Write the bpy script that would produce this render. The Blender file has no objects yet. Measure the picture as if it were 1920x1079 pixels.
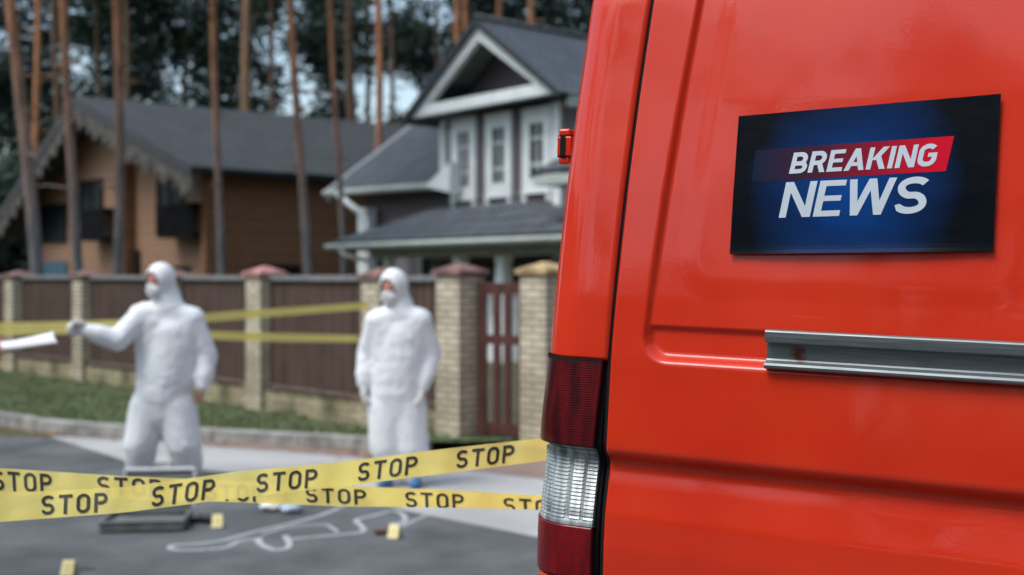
import bpy, math, random
from mathutils import Vector as V, Matrix, noise
R_ = math.radians
random.seed(7)
SC = bpy.context.scene
COL = SC.collection

# ------------------------------------------------------------------ camera
FPX = 2133.0                      # focal length in pixels of the 1920 px wide photograph
CAM_Z = 1.66
cd = bpy.data.cameras.new("camera"); cam = bpy.data.objects.new("camera", cd); COL.objects.link(cam)
cd.sensor_width = 36.0; cd.lens = 36.0 * FPX / 1920.0
cam.location = (0, 0, CAM_Z); cam.rotation_euler = (R_(90), 0, 0)
cd.shift_y = -22.5 / 1920.0
cd.clip_start = 0.05; cd.clip_end = 2000
cd.dof.use_dof = True; cd.dof.focus_distance = 2.08; cd.dof.aperture_fstop = 2.7
SC.camera = cam

# ------------------------------------------------------------------ light
SUN_EL, SUN_AZ = R_(60), R_(238)          # azimuth clockwise from +Y: behind the camera, to the left
w = bpy.data.worlds.new("World"); SC.world = w; w.use_nodes = True
nt = w.node_tree; bg = nt.nodes["Background"]
sky = nt.nodes.new("ShaderNodeTexSky"); sky.sky_type = 'NISHITA'; sky.sun_disc = False
sky.sun_elevation = SUN_EL; sky.sun_rotation = SUN_AZ; sky.altitude = 100; sky.air_density = 1.0
sky.dust_density = 3.0; sky.ozone_density = 1.0
hs = nt.nodes.new("ShaderNodeHueSaturation"); hs.inputs["Saturation"].default_value = .82; hs.inputs["Hue"].default_value = .48; hs.inputs["Value"].default_value = 1.15      # thin high cloud
nt.links.new(sky.outputs[0], hs.inputs["Color"]); nt.links.new(hs.outputs[0], bg.inputs[0]); bg.inputs[1].default_value = 0.15
sd = bpy.data.lights.new("sun", 'SUN'); so = bpy.data.objects.new("sun", sd); COL.objects.link(so)
sd.energy = 1.2; sd.angle = R_(25); sd.color = (0.97, 0.995, 0.98)
so.rotation_euler = (R_(90) - SUN_EL, 0, -SUN_AZ + math.pi)
so.rotation_euler = V((-math.sin(SUN_AZ) * math.cos(SUN_EL), -math.cos(SUN_AZ) * math.cos(SUN_EL), -math.sin(SUN_EL))).to_track_quat('-Z', 'Y').to_euler()
SC.view_settings.view_transform = 'Standard'; SC.view_settings.look = 'None'
SC.view_settings.exposure = 0.5; SC.view_settings.gamma = 1.0
SC.cycles.max_bounces = 6

# ------------------------------------------------------------------ helpers
def P(px, py, d):
    """point seen at pixel (px, py) of the photograph at depth d metres"""
    return V(((px - 960) / FPX * d, d, CAM_Z - (py - 517) / FPX * d))
def G(px, py, z=0.0):
    """point of the level z seen at a pixel"""
    d = (CAM_Z - z) * FPX / (py - 517.0)
    return V(((px - 960) / FPX * d, d, z))

def tag(o, label=None, cat=None, group=None, kind=None):
    if label: o["label"] = label
    if cat: o["category"] = cat
    if group: o["group"] = group
    if kind: o["kind"] = kind
    return o
def empty(name, loc=(0, 0, 0), rz=0):
    o = bpy.data.objects.new(name, None); COL.objects.link(o); o.location = loc; o.rotation_euler = (0, 0, rz)
    o.empty_display_size = .1
    return o

class MB:
    def __init__(s): s.v = []; s.f = []; s.uv = []; s.m = []
    def face(s, pts, uv=None, m=0):
        n = len(s.v); s.v += [V(p) for p in pts]; s.f.append(tuple(range(n, n + len(pts))))
        s.uv.append(uv or [(0, 0)] * len(pts)); s.m.append(m)
    def box(s, lo, hi, M=None, m=0):
        x0, y0, z0 = lo; x1, y1, z1 = hi
        c = [V((x, y, z)) for z in (z0, z1) for x, y in ((x0, y0), (x1, y0), (x1, y1), (x0, y1))]
        if M: c = [M @ p for p in c]
        n = len(s.v); s.v += c
        dx, dy, dz = x1 - x0, y1 - y0, z1 - z0
        for f, a, b, o in (((0, 3, 2, 1), dy, dx, 0), ((4, 5, 6, 7), dx, dy, 0), ((0, 1, 5, 4), dx, dz, x0), ((1, 2, 6, 5), dy, dz, y0), ((2, 3, 7, 6), dx, dz, x0), ((3, 0, 4, 7), dy, dz, y0)):
            s.f.append(tuple(n + i for i in f)); s.uv.append([(o, z0), (o + a, z0), (o + a, z0 + b), (o, z0 + b)]); s.m.append(m)
    def prism(s, pts, ext, m=0, uvs=None):
        """polygon pts (3-D) pushed along ext; uvs in metres for the front"""
        pts = [V(p) for p in pts]; ext = V(ext); n = len(pts)
        e1 = (pts[1] - pts[0]).normalized(); nn = ext.normalized(); e2 = nn.cross(e1)
        if e2.z < 0: e2 = -e2
        uv = uvs or [((p - pts[0]).dot(e1), (p - pts[0]).dot(e2)) for p in pts]
        q = [p + ext for p in pts]
        s.face(pts[::-1], uv[::-1], m); s.face(q, uv, m)
        for i in range(n):
            j = (i + 1) % n; L = (pts[j] - pts[i]).length
            s.face([pts[i], pts[j], q[j], q[i]], [(0, 0), (L, 0), (L, .1), (0, .1)], m)
    def tube(s, pts, rad, seg=10, m=0, cap=True):
        pts = [V(p) for p in pts]; N = len(pts)
        if not isinstance(rad, (list, tuple)): rad = [rad] * N
        n0 = len(s.v); x = None; L = 0
        for i, p in enumerate(pts):
            t = (pts[min(i + 1, N - 1)] - pts[max(i - 1, 0)]).normalized()
            if x is None: x = t.orthogonal().normalized()
            x = (x - t * x.dot(t)).normalized(); y = t.cross(x)
            for k in range(seg):
                a = 2 * math.pi * k / seg; s.v.append(p + (x * math.cos(a) + y * math.sin(a)) * rad[i])
        for i in range(N - 1):
            l2 = L + (pts[i + 1] - pts[i]).length
            for k in range(seg):
                a = n0 + i * seg + k; b = n0 + i * seg + (k + 1) % seg
                s.f.append((a, b, b + seg, a + seg)); s.uv.append([(k / seg, L), ((k + 1) / seg, L), ((k + 1) / seg, l2), (k / seg, l2)]); s.m.append(m)
            L = l2
        if cap:
            s.f.append(tuple(n0 + k for k in range(seg - 1, -1, -1))); s.uv.append([(0, 0)] * seg); s.m.append(m)
            s.f.append(tuple(n0 + (N - 1) * seg + k for k in range(seg))); s.uv.append([(0, 0)] * seg); s.m.append(m)
    def grid(s, rows, m=0, uvf=None, flip=False):
        """rows: list of lists of points"""
        n0 = len(s.v); nr = len(rows); nc = len(rows[0])
        for r in rows: s.v += r
        for i in range(nr - 1):
            for j in range(nc - 1):
                a = n0 + i * nc + j; q = (a, a + 1, a + nc + 1, a + nc)
                uv = [(j / (nc - 1), i / (nr - 1)), ((j + 1) / (nc - 1), i / (nr - 1)), ((j + 1) / (nc - 1), (i + 1) / (nr - 1)), (j / (nc - 1), (i + 1) / (nr - 1))]
                if flip: q = q[::-1]; uv = uv[::-1]
                s.f.append(q); s.uv.append(uv); s.m.append(m)
    def build(s, name, mats, parent=None, smooth=False, bevel=0, M=None):
        me = bpy.data.meshes.new(name)
        me.from_pydata([tuple(p) for p in s.v], [], s.f)
        uvl = me.uv_layers.new(name="UVMap")
        flat = [c for f in s.uv for p in f for c in p]
        uvl.data.foreach_set("uv", flat)
        if not isinstance(mats, (list, tuple)): mats = [mats]
        for m in mats: me.materials.append(m)
        me.polygons.foreach_set("material_index", s.m)
        if smooth: me.polygons.foreach_set("use_smooth", [True] * len(s.f))
        me.update()
        o = bpy.data.objects.new(name, me); COL.objects.link(o)
        if parent: o.parent = parent
        if M: o.matrix_world = M
        if bevel:
            b = o.modifiers.new("bevel", 'BEVEL'); b.width = bevel; b.segments = 2; b.limit_method = 'ANGLE'; b.angle_limit = R_(40)
        return o

# ------------------------------------------------------------------ materials
def mat(name, col, rough=.7, metal=0, var=0, vscale=4, col2=None, bump=0, bscale=30, coat=0, spec=.5, stretch=(1, 1, 1), coord='Object', detail=4, transl=0):
    m = bpy.data.materials.new(name); m.use_nodes = True; t = m.node_tree; N = t.nodes; L = t.links
    b = N["Principled BSDF"]; b.inputs["Base Color"].default_value = (*col, 1); b.inputs["Roughness"].default_value = rough
    b.inputs["Metallic"].default_value = metal; b.inputs["Coat Weight"].default_value = coat; b.inputs["Coat Roughness"].default_value = .06
    b.inputs["Specular IOR Level"].default_value = spec
    if var or bump:
        tc = N.new("ShaderNodeTexCoord"); mp = N.new("ShaderNodeMapping"); mp.inputs["Scale"].default_value = stretch
        L.new(tc.outputs[coord], mp.inputs[0])
    if var:
        nz = N.new("ShaderNodeTexNoise"); nz.inputs["Scale"].default_value = vscale; nz.inputs["Detail"].default_value = detail; nz.inputs["Roughness"].default_value = .6
        L.new(mp.outputs[0], nz.inputs[0])
        cr = N.new("ShaderNodeValToRGB"); e = cr.color_ramp.elements
        c2 = col2 or tuple(c * (1 - var) for c in col)
        c1 = col if col2 else tuple(min(1, c * (1 + var)) for c in col)
        e[0].position = .35; e[1].position = .65; e[0].color = (*c2, 1); e[1].color = (*c1, 1)
        L.new(nz.outputs[0], cr.inputs[0]); L.new(cr.outputs[0], b.inputs["Base Color"])
    if bump:
        nb = N.new("ShaderNodeTexNoise"); nb.inputs["Scale"].default_value = bscale; nb.inputs["Detail"].default_value = 4
        L.new(mp.outputs[0], nb.inputs[0]); bp = N.new("ShaderNodeBump"); bp.inputs["Strength"].default_value = 1; bp.inputs["Distance"].default_value = bump
        L.new(nb.outputs[0], bp.inputs["Height"]); L.new(bp.outputs[0], b.inputs["Normal"])
    return m
def brickmat(name, c1, c2, mortar, w_, h_, msize, rough=.85, uv=True, bump=.004, offset=.5, squash=1, moss=None):
    m = bpy.data.materials.new(name); m.use_nodes = True; t = m.node_tree; N = t.nodes; L = t.links
    b = N["Principled BSDF"]; b.inputs["Roughness"].default_value = rough
    tc = N.new("ShaderNodeTexCoord"); br = N.new("ShaderNodeTexBrick")
    br.inputs["Scale"].default_value = 1; br.inputs["Brick Width"].default_value = w_; br.inputs["Row Height"].default_value = h_
    br.inputs["Mortar Size"].default_value = msize; br.inputs["Color1"].default_value = (*c1, 1); br.inputs["Color2"].default_value = (*c2, 1); br.inputs["Mortar"].default_value = (*mortar, 1)
    br.offset = offset
    L.new(tc.outputs["UV"], br.inputs["Vector"])
    nz = N.new("ShaderNodeTexNoise"); nz.inputs["Scale"].default_value = 2.2; nz.inputs["Detail"].default_value = 6; L.new(tc.outputs["Object"], nz.inputs[0])
    mx = N.new("ShaderNodeMix"); mx.data_type = 'RGBA'; mx.blend_type = 'MULTIPLY' if not moss else 'MIX'
    cr = N.new("ShaderNodeValToRGB"); cr.color_ramp.elements[0].position = .35; cr.color_ramp.elements[1].position = .7
    L.new(nz.outputs[0], cr.inputs[0])
    if moss:
        cr.color_ramp.elements[0].position = .45
        L.new(cr.outputs[0], mx.inputs[0]); mx.inputs[7].default_value = (*moss, 1)
    else:
        cr.color_ramp.elements[0].color = (.6, .6, .6, 1); cr.color_ramp.elements[1].color = (1, 1, 1, 1); mx.inputs[0].default_value = 1; L.new(cr.outputs[0], mx.inputs[7])
    L.new(br.outputs[0], mx.inputs[6]); L.new(mx.outputs[2], b.inputs["Base Color"])
    bp = N.new("ShaderNodeBump"); bp.inputs["Distance"].default_value = bump; bp.invert = True; L.new(br.outputs["Fac"], bp.inputs["Height"]); L.new(bp.outputs[0], b.inputs["Normal"])
    return m
def groovemat(name, c1, c2, period, axis='x', rough=.75, depth=.004, groove=.12):
    """boards: dark grooves each `period` metres along uv x or y"""
    m = bpy.data.materials.new(name); m.use_nodes = True; t = m.node_tree; N = t.nodes; L = t.links
    b = N["Principled BSDF"]; b.inputs["Roughness"].default_value = rough
    tc = N.new("ShaderNodeTexCoord"); sp = N.new("ShaderNodeSeparateXYZ"); L.new(tc.outputs["UV"], sp.inputs[0])
    dv = N.new("ShaderNodeMath"); dv.operation = 'DIVIDE'; dv.inputs[1].default_value = period; L.new(sp.outputs[0 if axis == 'x' else 1], dv.inputs[0])
    fr = N.new("ShaderNodeMath"); fr.operation = 'FRACT'; L.new(dv.outputs[0], fr.inputs[0])
    fl = N.new("ShaderNodeMath"); fl.operation = 'FLOOR'; L.new(dv.outputs[0], fl.inputs[0])
    wn = N.new("ShaderNodeTexWhiteNoise"); wn.noise_dimensions = '1D'; L.new(fl.outputs[0], wn.inputs["W"])
    gt = N.new("ShaderNodeMath"); gt.operation = 'GREATER_THAN'; gt.inputs[1].default_value = groove; L.new(fr.outputs[0], gt.inputs[0])
    nz = N.new("ShaderNodeTexNoise"); nz.inputs["Scale"].default_value = 3; nz.inputs["Detail"].default_value = 6; L.new(tc.outputs["UV"], nz.inputs[0])
    ad = N.new("ShaderNodeMath"); ad.operation = 'MULTIPLY_ADD'; ad.inputs[1].default_value = .4; L.new(wn.outputs[0], ad.inputs[0]); L.new(nz.outputs[0], ad.inputs[2])
    cr = N.new("ShaderNodeValToRGB"); cr.color_ramp.elements[0].position = .35; cr.color_ramp.elements[1].position = .95
    cr.color_ramp.elements[0].color = (*c2, 1); cr.color_ramp.elements[1].color = (*c1, 1); L.new(ad.outputs[0], cr.inputs[0])
    mx = N.new("ShaderNodeMix"); mx.data_type = 'RGBA'; L.new(gt.outputs[0], mx.inputs[0]); mx.inputs[6].default_value = (*[c * .35 for c in c2], 1); L.new(cr.outputs[0], mx.inputs[7])
    L.new(mx.outputs[2], b.inputs["Base Color"])
    bp = N.new("ShaderNodeBump"); bp.inputs["Distance"].default_value = depth; L.new(gt.outputs[0], bp.inputs["Height"]); L.new(bp.outputs[0], b.inputs["Normal"])
    return m

def paint_mat():
    m = bpy.data.materials.new("van_paint"); m.use_nodes = True; t = m.node_tree; N = t.nodes; L = t.links
    b = N["Principled BSDF"]; b.inputs["Roughness"].default_value = .5; b.inputs["Specular IOR Level"].default_value = .15; b.inputs["Coat Weight"].default_value = .72; b.inputs["Coat Roughness"].default_value = .045
    tc = N.new("ShaderNodeTexCoord")
    n1 = N.new("ShaderNodeTexNoise"); n1.inputs["Scale"].default_value = 3.5; n1.inputs["Detail"].default_value = 5; L.new(tc.outputs["Object"], n1.inputs[0])
    cr = N.new("ShaderNodeValToRGB"); e = cr.color_ramp.elements; e[0].position = .3; e[1].position = .75
    e[0].color = (.60, .024, .005, 1); e[1].color = (.68, .038, .008, 1); L.new(n1.outputs[0], cr.inputs[0])
    # fine dust and hairline scratches
    n2 = N.new("ShaderNodeTexNoise"); n2.inputs["Scale"].default_value = 420; n2.inputs["Detail"].default_value = 2; L.new(tc.outputs["Object"], n2.inputs[0])
    r2 = N.new("ShaderNodeValToRGB"); r2.color_ramp.elements[0].position = .70; r2.color_ramp.elements[1].position = .80; L.new(n2.outputs[0], r2.inputs[0])
    mp = N.new("ShaderNodeMapping"); mp.inputs["Scale"].default_value = (5, 5, 170); mp.inputs["Rotation"].default_value = (0, .18, 0); L.new(tc.outputs["Object"], mp.inputs[0])
    n3 = N.new("ShaderNodeTexNoise"); n3.inputs["Scale"].default_value = 1; n3.inputs["Detail"].default_value = 1; L.new(mp.outputs[0], n3.inputs[0])
    r3 = N.new("ShaderNodeValToRGB"); r3.color_ramp.elements[0].position = .775; r3.color_ramp.elements[1].position = .80; L.new(n3.outputs[0], r3.inputs[0])
    sm = N.new("ShaderNodeMath"); sm.operation = 'ADD'; L.new(r2.outputs[0], sm.inputs[0]); L.new(r3.outputs[0], sm.inputs[1])
    sc = N.new("ShaderNodeMath"); sc.operation = 'MULTIPLY'; sc.inputs[1].default_value = .10; L.new(sm.outputs[0], sc.inputs[0])
    mx = N.new("ShaderNodeMix"); mx.data_type = 'RGBA'; L.new(sc.outputs[0], mx.inputs[0]); L.new(cr.outputs[0], mx.inputs[6]); mx.inputs[7].default_value = (.75, .3, .22, 1)
    L.new(mx.outputs[2], b.inputs["Base Color"])
    # grime changes the gloss a little
    n4 = N.new("ShaderNodeTexNoise"); n4.inputs["Scale"].default_value = 7; n4.inputs["Detail"].default_value = 7; L.new(tc.outputs["Object"], n4.inputs[0])
    mr = N.new("ShaderNodeMapRange"); mr.inputs[1].default_value = .3; mr.inputs[2].default_value = .75; mr.inputs[3].default_value = .035; mr.inputs[4].default_value = .14; L.new(n4.outputs[0], mr.inputs[0]); L.new(mr.outputs[0], b.inputs["Coat Roughness"])
    # panel waviness and orange peel
    n5 = N.new("ShaderNodeTexNoise"); n5.inputs["Scale"].default_value = 2.6; n5.inputs["Detail"].default_value = 1; L.new(tc.outputs["Object"], n5.inputs[0])
    b5 = N.new("ShaderNodeBump"); b5.inputs["Distance"].default_value = .012; L.new(n5.outputs[0], b5.inputs["Height"])
    n6 = N.new("ShaderNodeTexNoise"); n6.inputs["Scale"].default_value = 150; n6.inputs["Detail"].default_value = 1; L.new(tc.outputs["Object"], n6.inputs[0])
    b6 = N.new("ShaderNodeBump"); b6.inputs["Distance"].default_value = .00005; L.new(n6.outputs[0], b6.inputs["Height"]); L.new(b5.outputs[0], b6.inputs["Normal"])
    L.new(b6.outputs[0], b.inputs["Normal"]); L.new(b6.outputs[0], b.inputs["Coat Normal"])
    return m
PAINT = paint_mat()
BLACK = mat("black_rubber", (.010, .010, .011), .7, spec=.15)
GLOSSBLACK = mat("black_housing", (.012, .004, .005), .22, coat=.6)
M_WHITE = mat("white_trim", (.78, .83, .82), .5, var=.08)
M_ALU = mat("aluminium", (.42, .45, .46), .34, 1, bump=.0006, bscale=60, stretch=(1, 1, 40))

# ------------------------------------------------------------------ ground heights and setting
# (road at z = 0, verge behind the kerb at z = 0.12)
def sheet(name, pts, z, m, kind='structure'):
    b = MB(); b.face([(p[0], p[1], z) for p in pts], [(p[0], p[1]) for p in pts]); o = b.build(name, m)
    return tag(o, kind=kind)
M_SOIL = mat("forest_floor", (.075, .085, .035), .95, var=.6, vscale=1.2, col2=(.06, .045, .028), bump=.03, bscale=8)
M_ASPH = mat("asphalt", (.135, .148, .150), .9, var=1, vscale=1.6, col2=(.065, .073, .076), bump=.004, bscale=160, detail=9)
M_CONC = mat("concrete_paving", (.46, .47, .47), .85, var=1, vscale=1.1, col2=(.35, .35, .345), bump=.003, bscale=60, detail=8)
M_RED = mat("red_gravel", (.30, .20, .165), .95, var=1, vscale=6, col2=(.22, .17, .15), bump=.006, bscale=60)
sheet("ground", [(-400, -400), (400, -400), (400, 400), (-400, 400)], -.012, M_SOIL)
road = [G(-60, 796), (-6.9, 12.05), (-5.2, 11.75), (-3.5, 11.4), (-1.5, 10.9), (1.5, 10.2), (6, 9.3), (30, 8), (30, -12), (-30, -12), (-30, 17)]
sheet("road", road, -.004, M_ASPH)
apron = [G(90, 818), G(240, 824), G(400, 838), G(560, 848), G(700, 862), G(900, 885), G(1100, 908), G(1400, 950), (9, 7.4), (9, 4.6), G(1300, 1085), G(1100, 1030), G(1010, 1008), G(760, 958), G(600, 912), G(420, 885), G(240, 866)]
sheet("driveway_apron", apron, 0.0, M_CONC)
grav = [G(240, 823), G(400, 827), G(560, 836), G(700, 846), G(800, 850), G(960, 858), G(1200, 872), G(1400, 880), G(1400, 948), G(1100, 907), G(900, 884), G(700, 861), G(560, 847), G(400, 837)]
sheet("gravel_strip", grav, -.0005, M_RED)

# kerb: real step of 0.12 m along the verge
kerb_line = [G(-400, 781), G(-150, 785), G(0, 797), G(60, 807), G(120, 814), G(240, 823), G(400, 829), G(560, 838), G(700, 847), G(800, 852)]
M_KERB = mat("kerb_stone", (.33, .33, .31), .9, var=.35, vscale=5, bump=.006, bscale=40)
def offs(line, d):
    out = []
    for i, p in enumerate(line):
        t = (line[min(i + 1, len(line) - 1)] - line[max(i - 1, 0)]); t.z = 0; t.normalize()
        out.append(p + V((-t.y, t.x, 0)) * d)
    return out
kb = MB(); a0 = kerb_line; a1 = offs(kerb_line, .15)
for i in range(len(a0) - 1):
    nseg = max(1, int((a0[i + 1] - a0[i]).length / 1.0))
    for k in range(nseg):
        f0, f1 = k / nseg, (k + .985) / nseg
        q = [a0[i].lerp(a0[i + 1], f0), a0[i].lerp(a0[i + 1], f1), a1[i].lerp(a1[i + 1], f1), a1[i].lerp(a1[i + 1], f0)]
        kb.prism([V((p.x, p.y, -.02)) for p in q], (0, 0, .14 + random.uniform(-.004, .004)))
tag(kb.build("kerb", M_KERB, bevel=.012), kind='structure')

M_GRASSBASE = mat("verge_soil", (.065, .115, .035), .95, var=1, vscale=2.5, col2=(.075, .075, .040), bump=.02, bscale=25)
FA, FB = P(-60, 690, 19.6), P(1180, 870, 9.9)           # fence line on the ground
FA.z = FB.z = 0
verge_pts = [(p.x, p.y) for p in offs(kerb_line, .13)] + [(.6, 10.75), (.6, 11.4), (-.4, 11.6), (-2.3, 12.7), (-2.97, 13.9), (-9.0, 20.4), (-30, 42), (-40, 40)]
b = MB(); b.face([(x, y, .10) for x, y in verge_pts]); tag(b.build("verge", M_GRASSBASE), kind='structure')
def inpoly(x, y, pts):
    c = False; j = len(pts) - 1
    for i in range(len(pts)):
        xi, yi = pts[i][0], pts[i][1]; xj, yj = pts[j][0], pts[j][1]
        if (yi > y) != (yj > y) and x < (xj - xi) * (y - yi) / (yj - yi) + xi: c = not c
        j = i
    return c
gb = MB(); rg = random.Random(3)
while len(gb.f) < 26000:
    x, y = rg.uniform(-11, .6), rg.uniform(10.5, 22)
    if not inpoly(x, y, verge_pts): continue
    n_ = noise.noise(V((x * 1.3, y * 1.3, 0)))
    if n_ < -.25 and rg.random() < .7: continue
    for q in range(3):
        a = rg.uniform(0, 6.28); h = rg.uniform(.015, .045) * (1 + .5 * n_); dx, dy = math.cos(a) * .011, math.sin(a) * .011
        ox, oy = x + rg.uniform(-.03, .03), y + rg.uniform(-.03, .03)
        gb.face([(ox - dx, oy - dy, .095), (ox + dx, oy + dy, .095), (ox + rg.uniform(-.04, .04), oy + rg.uniform(-.04, .04), .10 + h)], m=rg.choice((0, 0, 1, 1, 2)))
tag(gb.build("grass", [mat("grass_green", (.10, .16, .06), .8), mat("grass_mid", (.15, .19, .085), .8), mat("grass_dry", (.24, .24, .12), .85)]), "short patchy green grass growing on the verge between fence and kerb", "grass", kind='stuff')

# ------------------------------------------------------------------ van
D0 = 2.2; YAW = R_(-26); ROLL = R_(1.7)
VO = P(1143, 672, D0)
RM = Matrix.Rotation(YAW, 4, 'Z') @ Matrix.Rotation(ROLL, 4, 'Y')
VH = 1.5
VROOT = Matrix.Translation(VO - (RM @ V((0, 0, VH)))) @ RM      # local: x across the rear, y towards the cab, z up from the road
VINV = VROOT.inverted()
PROF = [(-1.3, .006), (-.75, -.006), (-.36, -.013), (-.30, -.009), (-.24, .004), (-.212, .0115), (-.197, .0115), (-.183, -.0095), (-.172, -.0125), (-.08, -.006), (0, 0), (.12, .0132), (.324, .0408), (.5, .07), (.713, .112), (.95, .170), (1.05, .23)]
def prof0(v):
    for i in range(len(PROF) - 1):
        if v <= PROF[i + 1][0]:
            t = (v - PROF[i][0]) / (PROF[i + 1][0] - PROF[i][0]); return PROF[i][1] * (1 - t) + PROF[i + 1][1] * t
    return PROF[-1][1]
def prof(v): return sum(prof0(v + k * .003) for k in (-2, -1, 0, 1, 2)) / 5
def gapu(v): return .028 * (max(v, 0) / .713) ** 1.4
def smooth(x): x = min(1, max(0, x)); return x * x * (3 - 2 * x)
def relief(u, v):
    """pressed shapes of the door: u measured from the door's own left edge"""
    # main recess, a rounded rectangle with a 22 mm soft edge
    L, B, Rr, T = .060 + .045 * v, -.004, .79, .86; r = .055
    cx, cy = (L + Rr) / 2, (B + T) / 2; hx, hy = (Rr - L) / 2, (T - B) / 2
    qx, qy = abs(u - cx) - hx + r, abs(v - cy) - hy + r
    d = min(max(qx, qy), 0) + math.hypot(max(qx, 0), max(qy, 0)) - r
    rel = .0105 * smooth(-d / .012)
    # soft raised crown inside the recess
    if d < -.017:
        rel += .0035 * smooth((.085 - abs(v - .0)) / .03) * 0
    # strip under the rail line lies deeper
    edge = .0655
    if d < -.004 and v < edge: rel += .0075 * smooth((edge - v) / .004) * smooth((-d - .009) / .009)
    # second, shallow stamped line round the window blank
    L2, B2 = .098 + .05 * v, .115; r2 = .09
    cx, cy = (L2 + .75) / 2, (B2 + .82) / 2; hx, hy = (.75 - L2) / 2, (.82 - B2) / 2
    qx, qy = abs(u - cx) - hx + r2, abs(v - cy) - hy + r2
    d2 = min(max(qx, qy), 0) + math.hypot(max(qx, 0), max(qy, 0)) - r2
    rel -= .0020 * smooth(-d2 / .05)
    return rel
def door_pt(u, v, out=0.0): return V((gapu(v) + u, prof(v) + relief(u, v) - out, v + VH))
def van_hit(px, py, out=0.0):
    """(u, v) of the door surface seen at a pixel, u from the door's left edge"""
    o = VINV @ V((0, 0, CAM_Z)); d = (VINV.to_3x3() @ V(((px - 960) / FPX, 1, -(py - 517) / FPX)))
    t = 2.2
    for _ in range(30):
        p = o + d * t; v = p.z - VH; t -= (p.y - (prof(v) - out)) / d.y
    p = o + d * t; return p.x - gapu(p.z - VH), p.z - VH

van = empty("van"); van.matrix_world = VROOT
tag(van, "bright orange red panel van parked close by with its rear doors shut", "van")
UC = .835                                      # centre line of the van
def frange(a, b, n): return [a + (b - a) * i / (n - 1) for i in range(n)]

def door(name, mirror):
    us = frange(.0034, .8315, 226); vs = frange(-.80, .93, 430)
    rows = []
    def mk(u, v, dw=0):
        p = door_pt(u, v); p.y += dw
        if mirror: p.x = 2 * UC - p.x
        return p
    for v in vs: rows.append([mk(u, v) for u in us])
    # folded edges
    top = [p + V((0, .02, -.004)) for p in rows[-1]]; bot = [p + V((0, .02, .004)) for p in rows[0]]
    rows = [bot] + rows + [top]
    sgn = -1 if mirror else 1
    rows = [[r[0] + V((sgn * .002, .022, 0))] + r + [r[-1] + V((-sgn * .002, .022, 0))] for r in rows]
    b = MB(); b.grid(rows, flip=mirror); return b.build(name, PAINT, van, smooth=True)
dl = door("rear_door", False)
dr_ = door("rear_door", True)

def side_off(v):                               # tumblehome of the side wall
    return gapu(v) - .0015 - .008 * smooth(-v / .16)
RC, SX = .09, .065                             # corner radius and straight part left of the gap
def corner_path(n=22, start=.0036, fwd=.30):
    pts = [(-start - (SX - start) * i / 5, .0) for i in range(6)]
    for i in range(1, n + 1):
        a = math.pi / 2 * i / n; pts.append((-SX - RC * math.sin(a), RC - RC * math.cos(a)))
    for f in (.03, .07, .12, fwd): pts.append((-SX - RC - f * .01, RC + f))
    return pts
def corner_panel(v0, v1, nv, name, mirror=False, foldb=True, foldt=False, m=PAINT, out=0, path=None, parent=None, nz=None):
    path = path or corner_path(); rows = []
    for v in frange(v0, v1, nv):
        r = []
        for i, (pu, pw) in enumerate(path):
            # normal offset
            a = path[max(i - 1, 0)]; c = path[min(i + 1, len(path) - 1)]; tx, ty = c[0] - a[0], c[1] - a[1]; l = math.hypot(tx, ty)
            nx, ny = -ty / l, tx / l
            o_ = out(i, v) if callable(out) else out
            fade = 1
            p = V((pu + nx * o_ * 1 + side_off(v), pw + ny * o_ + prof(v) * max(0, 1 - pw / .5), v + VH))
            if mirror: p.x = 2 * UC - p.x
            r.append(p)
        rows.append(r)
    return rows
def fold(rows, mirror, b_, t_, l_=True):
    if b_: rows = [[p + V((.004 * (1 if not mirror else -1), .022, .003)) for p in rows[0]]] + rows
    if t_: rows = rows + [[p + V((.004 * (1 if not mirror else -1), .022, -.003)) for p in rows[-1]]]
    if l_: rows = [[r[0] + V((0, .024, 0))] + r for r in rows]
    return rows
for mir in (False, True):
    b = MB()
    b.grid(fold(corner_panel(-.0035, 1.0, 200, "", mir), mir, True, False), flip=not mir)
    b.grid(fold(corner_panel(-1.05, -.437, 60, "", mir), mir, False, True), flip=not mir)
    b.build("rear_corner_panel", PAINT, van, smooth=True)

# body shell: sides, roof, nose
def shell():
    b = MB()
    vs = frange(-1.05, 1.0, 42)
    def wf(v):
        if v < -.35: return 5.35 + .08 * math.sin((v + 1.05) / .7 * 3.1)
        if v < -.12: return 5.33 - (v + .35) / .23 * .75
        return 4.58 - (v + .12) / 1.12 * 1.05
    rows = []
    for v in vs:
        u0 = -SX - RC - .002 + side_off(v); F_ = wf(v); half = []
        for w_ in [.36] + frange(.5, F_ - .35, 14): half.append((u0 - .003, w_))
        for i in range(1, 9):
            a = math.pi / 2 * i / 8; half.append((u0 + .45 * (1 - math.cos(a)), F_ - .35 + .35 * math.sin(a)))
        r = [V((x, y, v + VH)) for x, y in half] + [V((2 * UC - x, y, v + VH)) for x, y in half[::-1]]
        rows.append(r)
    # roof
    base = rows[-1]
    cx, cy = UC, 2.2
    b.grid(rows, flip=True)
    b2 = []
    for k, (sc_, dz) in enumerate(((1, 0), (.985, .05), (.95, .085), (.85, .11), (.6, .13), (.3, .14), (.02, .142))):
        b2.append([V((cx + (p.x - cx) * sc_, cy + (p.y - cy) * sc_, p.z + dz)) for p in base])
    b.grid(b2, flip=True)
    # the roof over the rear doors and the floor
    rr = []
    for (dy, dz) in ((.16, -.06), (.175, 0), (.21, .05), (.28, .085), (.45, .11), (.9, .122)):
        rr.append([V((u, dy + .02, 1.0 + VH + dz - .0 * abs(u - UC))) for u in frange(-.12 + .04 * (dz > .08), 2 * UC + .12 - .04 * (dz > .08), 20)])
    b.grid(rr)
    b.box((-.12, .12, .42), (2 * UC + .12, 4.6, .47))
    return b.build("body", PAINT, van, smooth=True)
shell()
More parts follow.
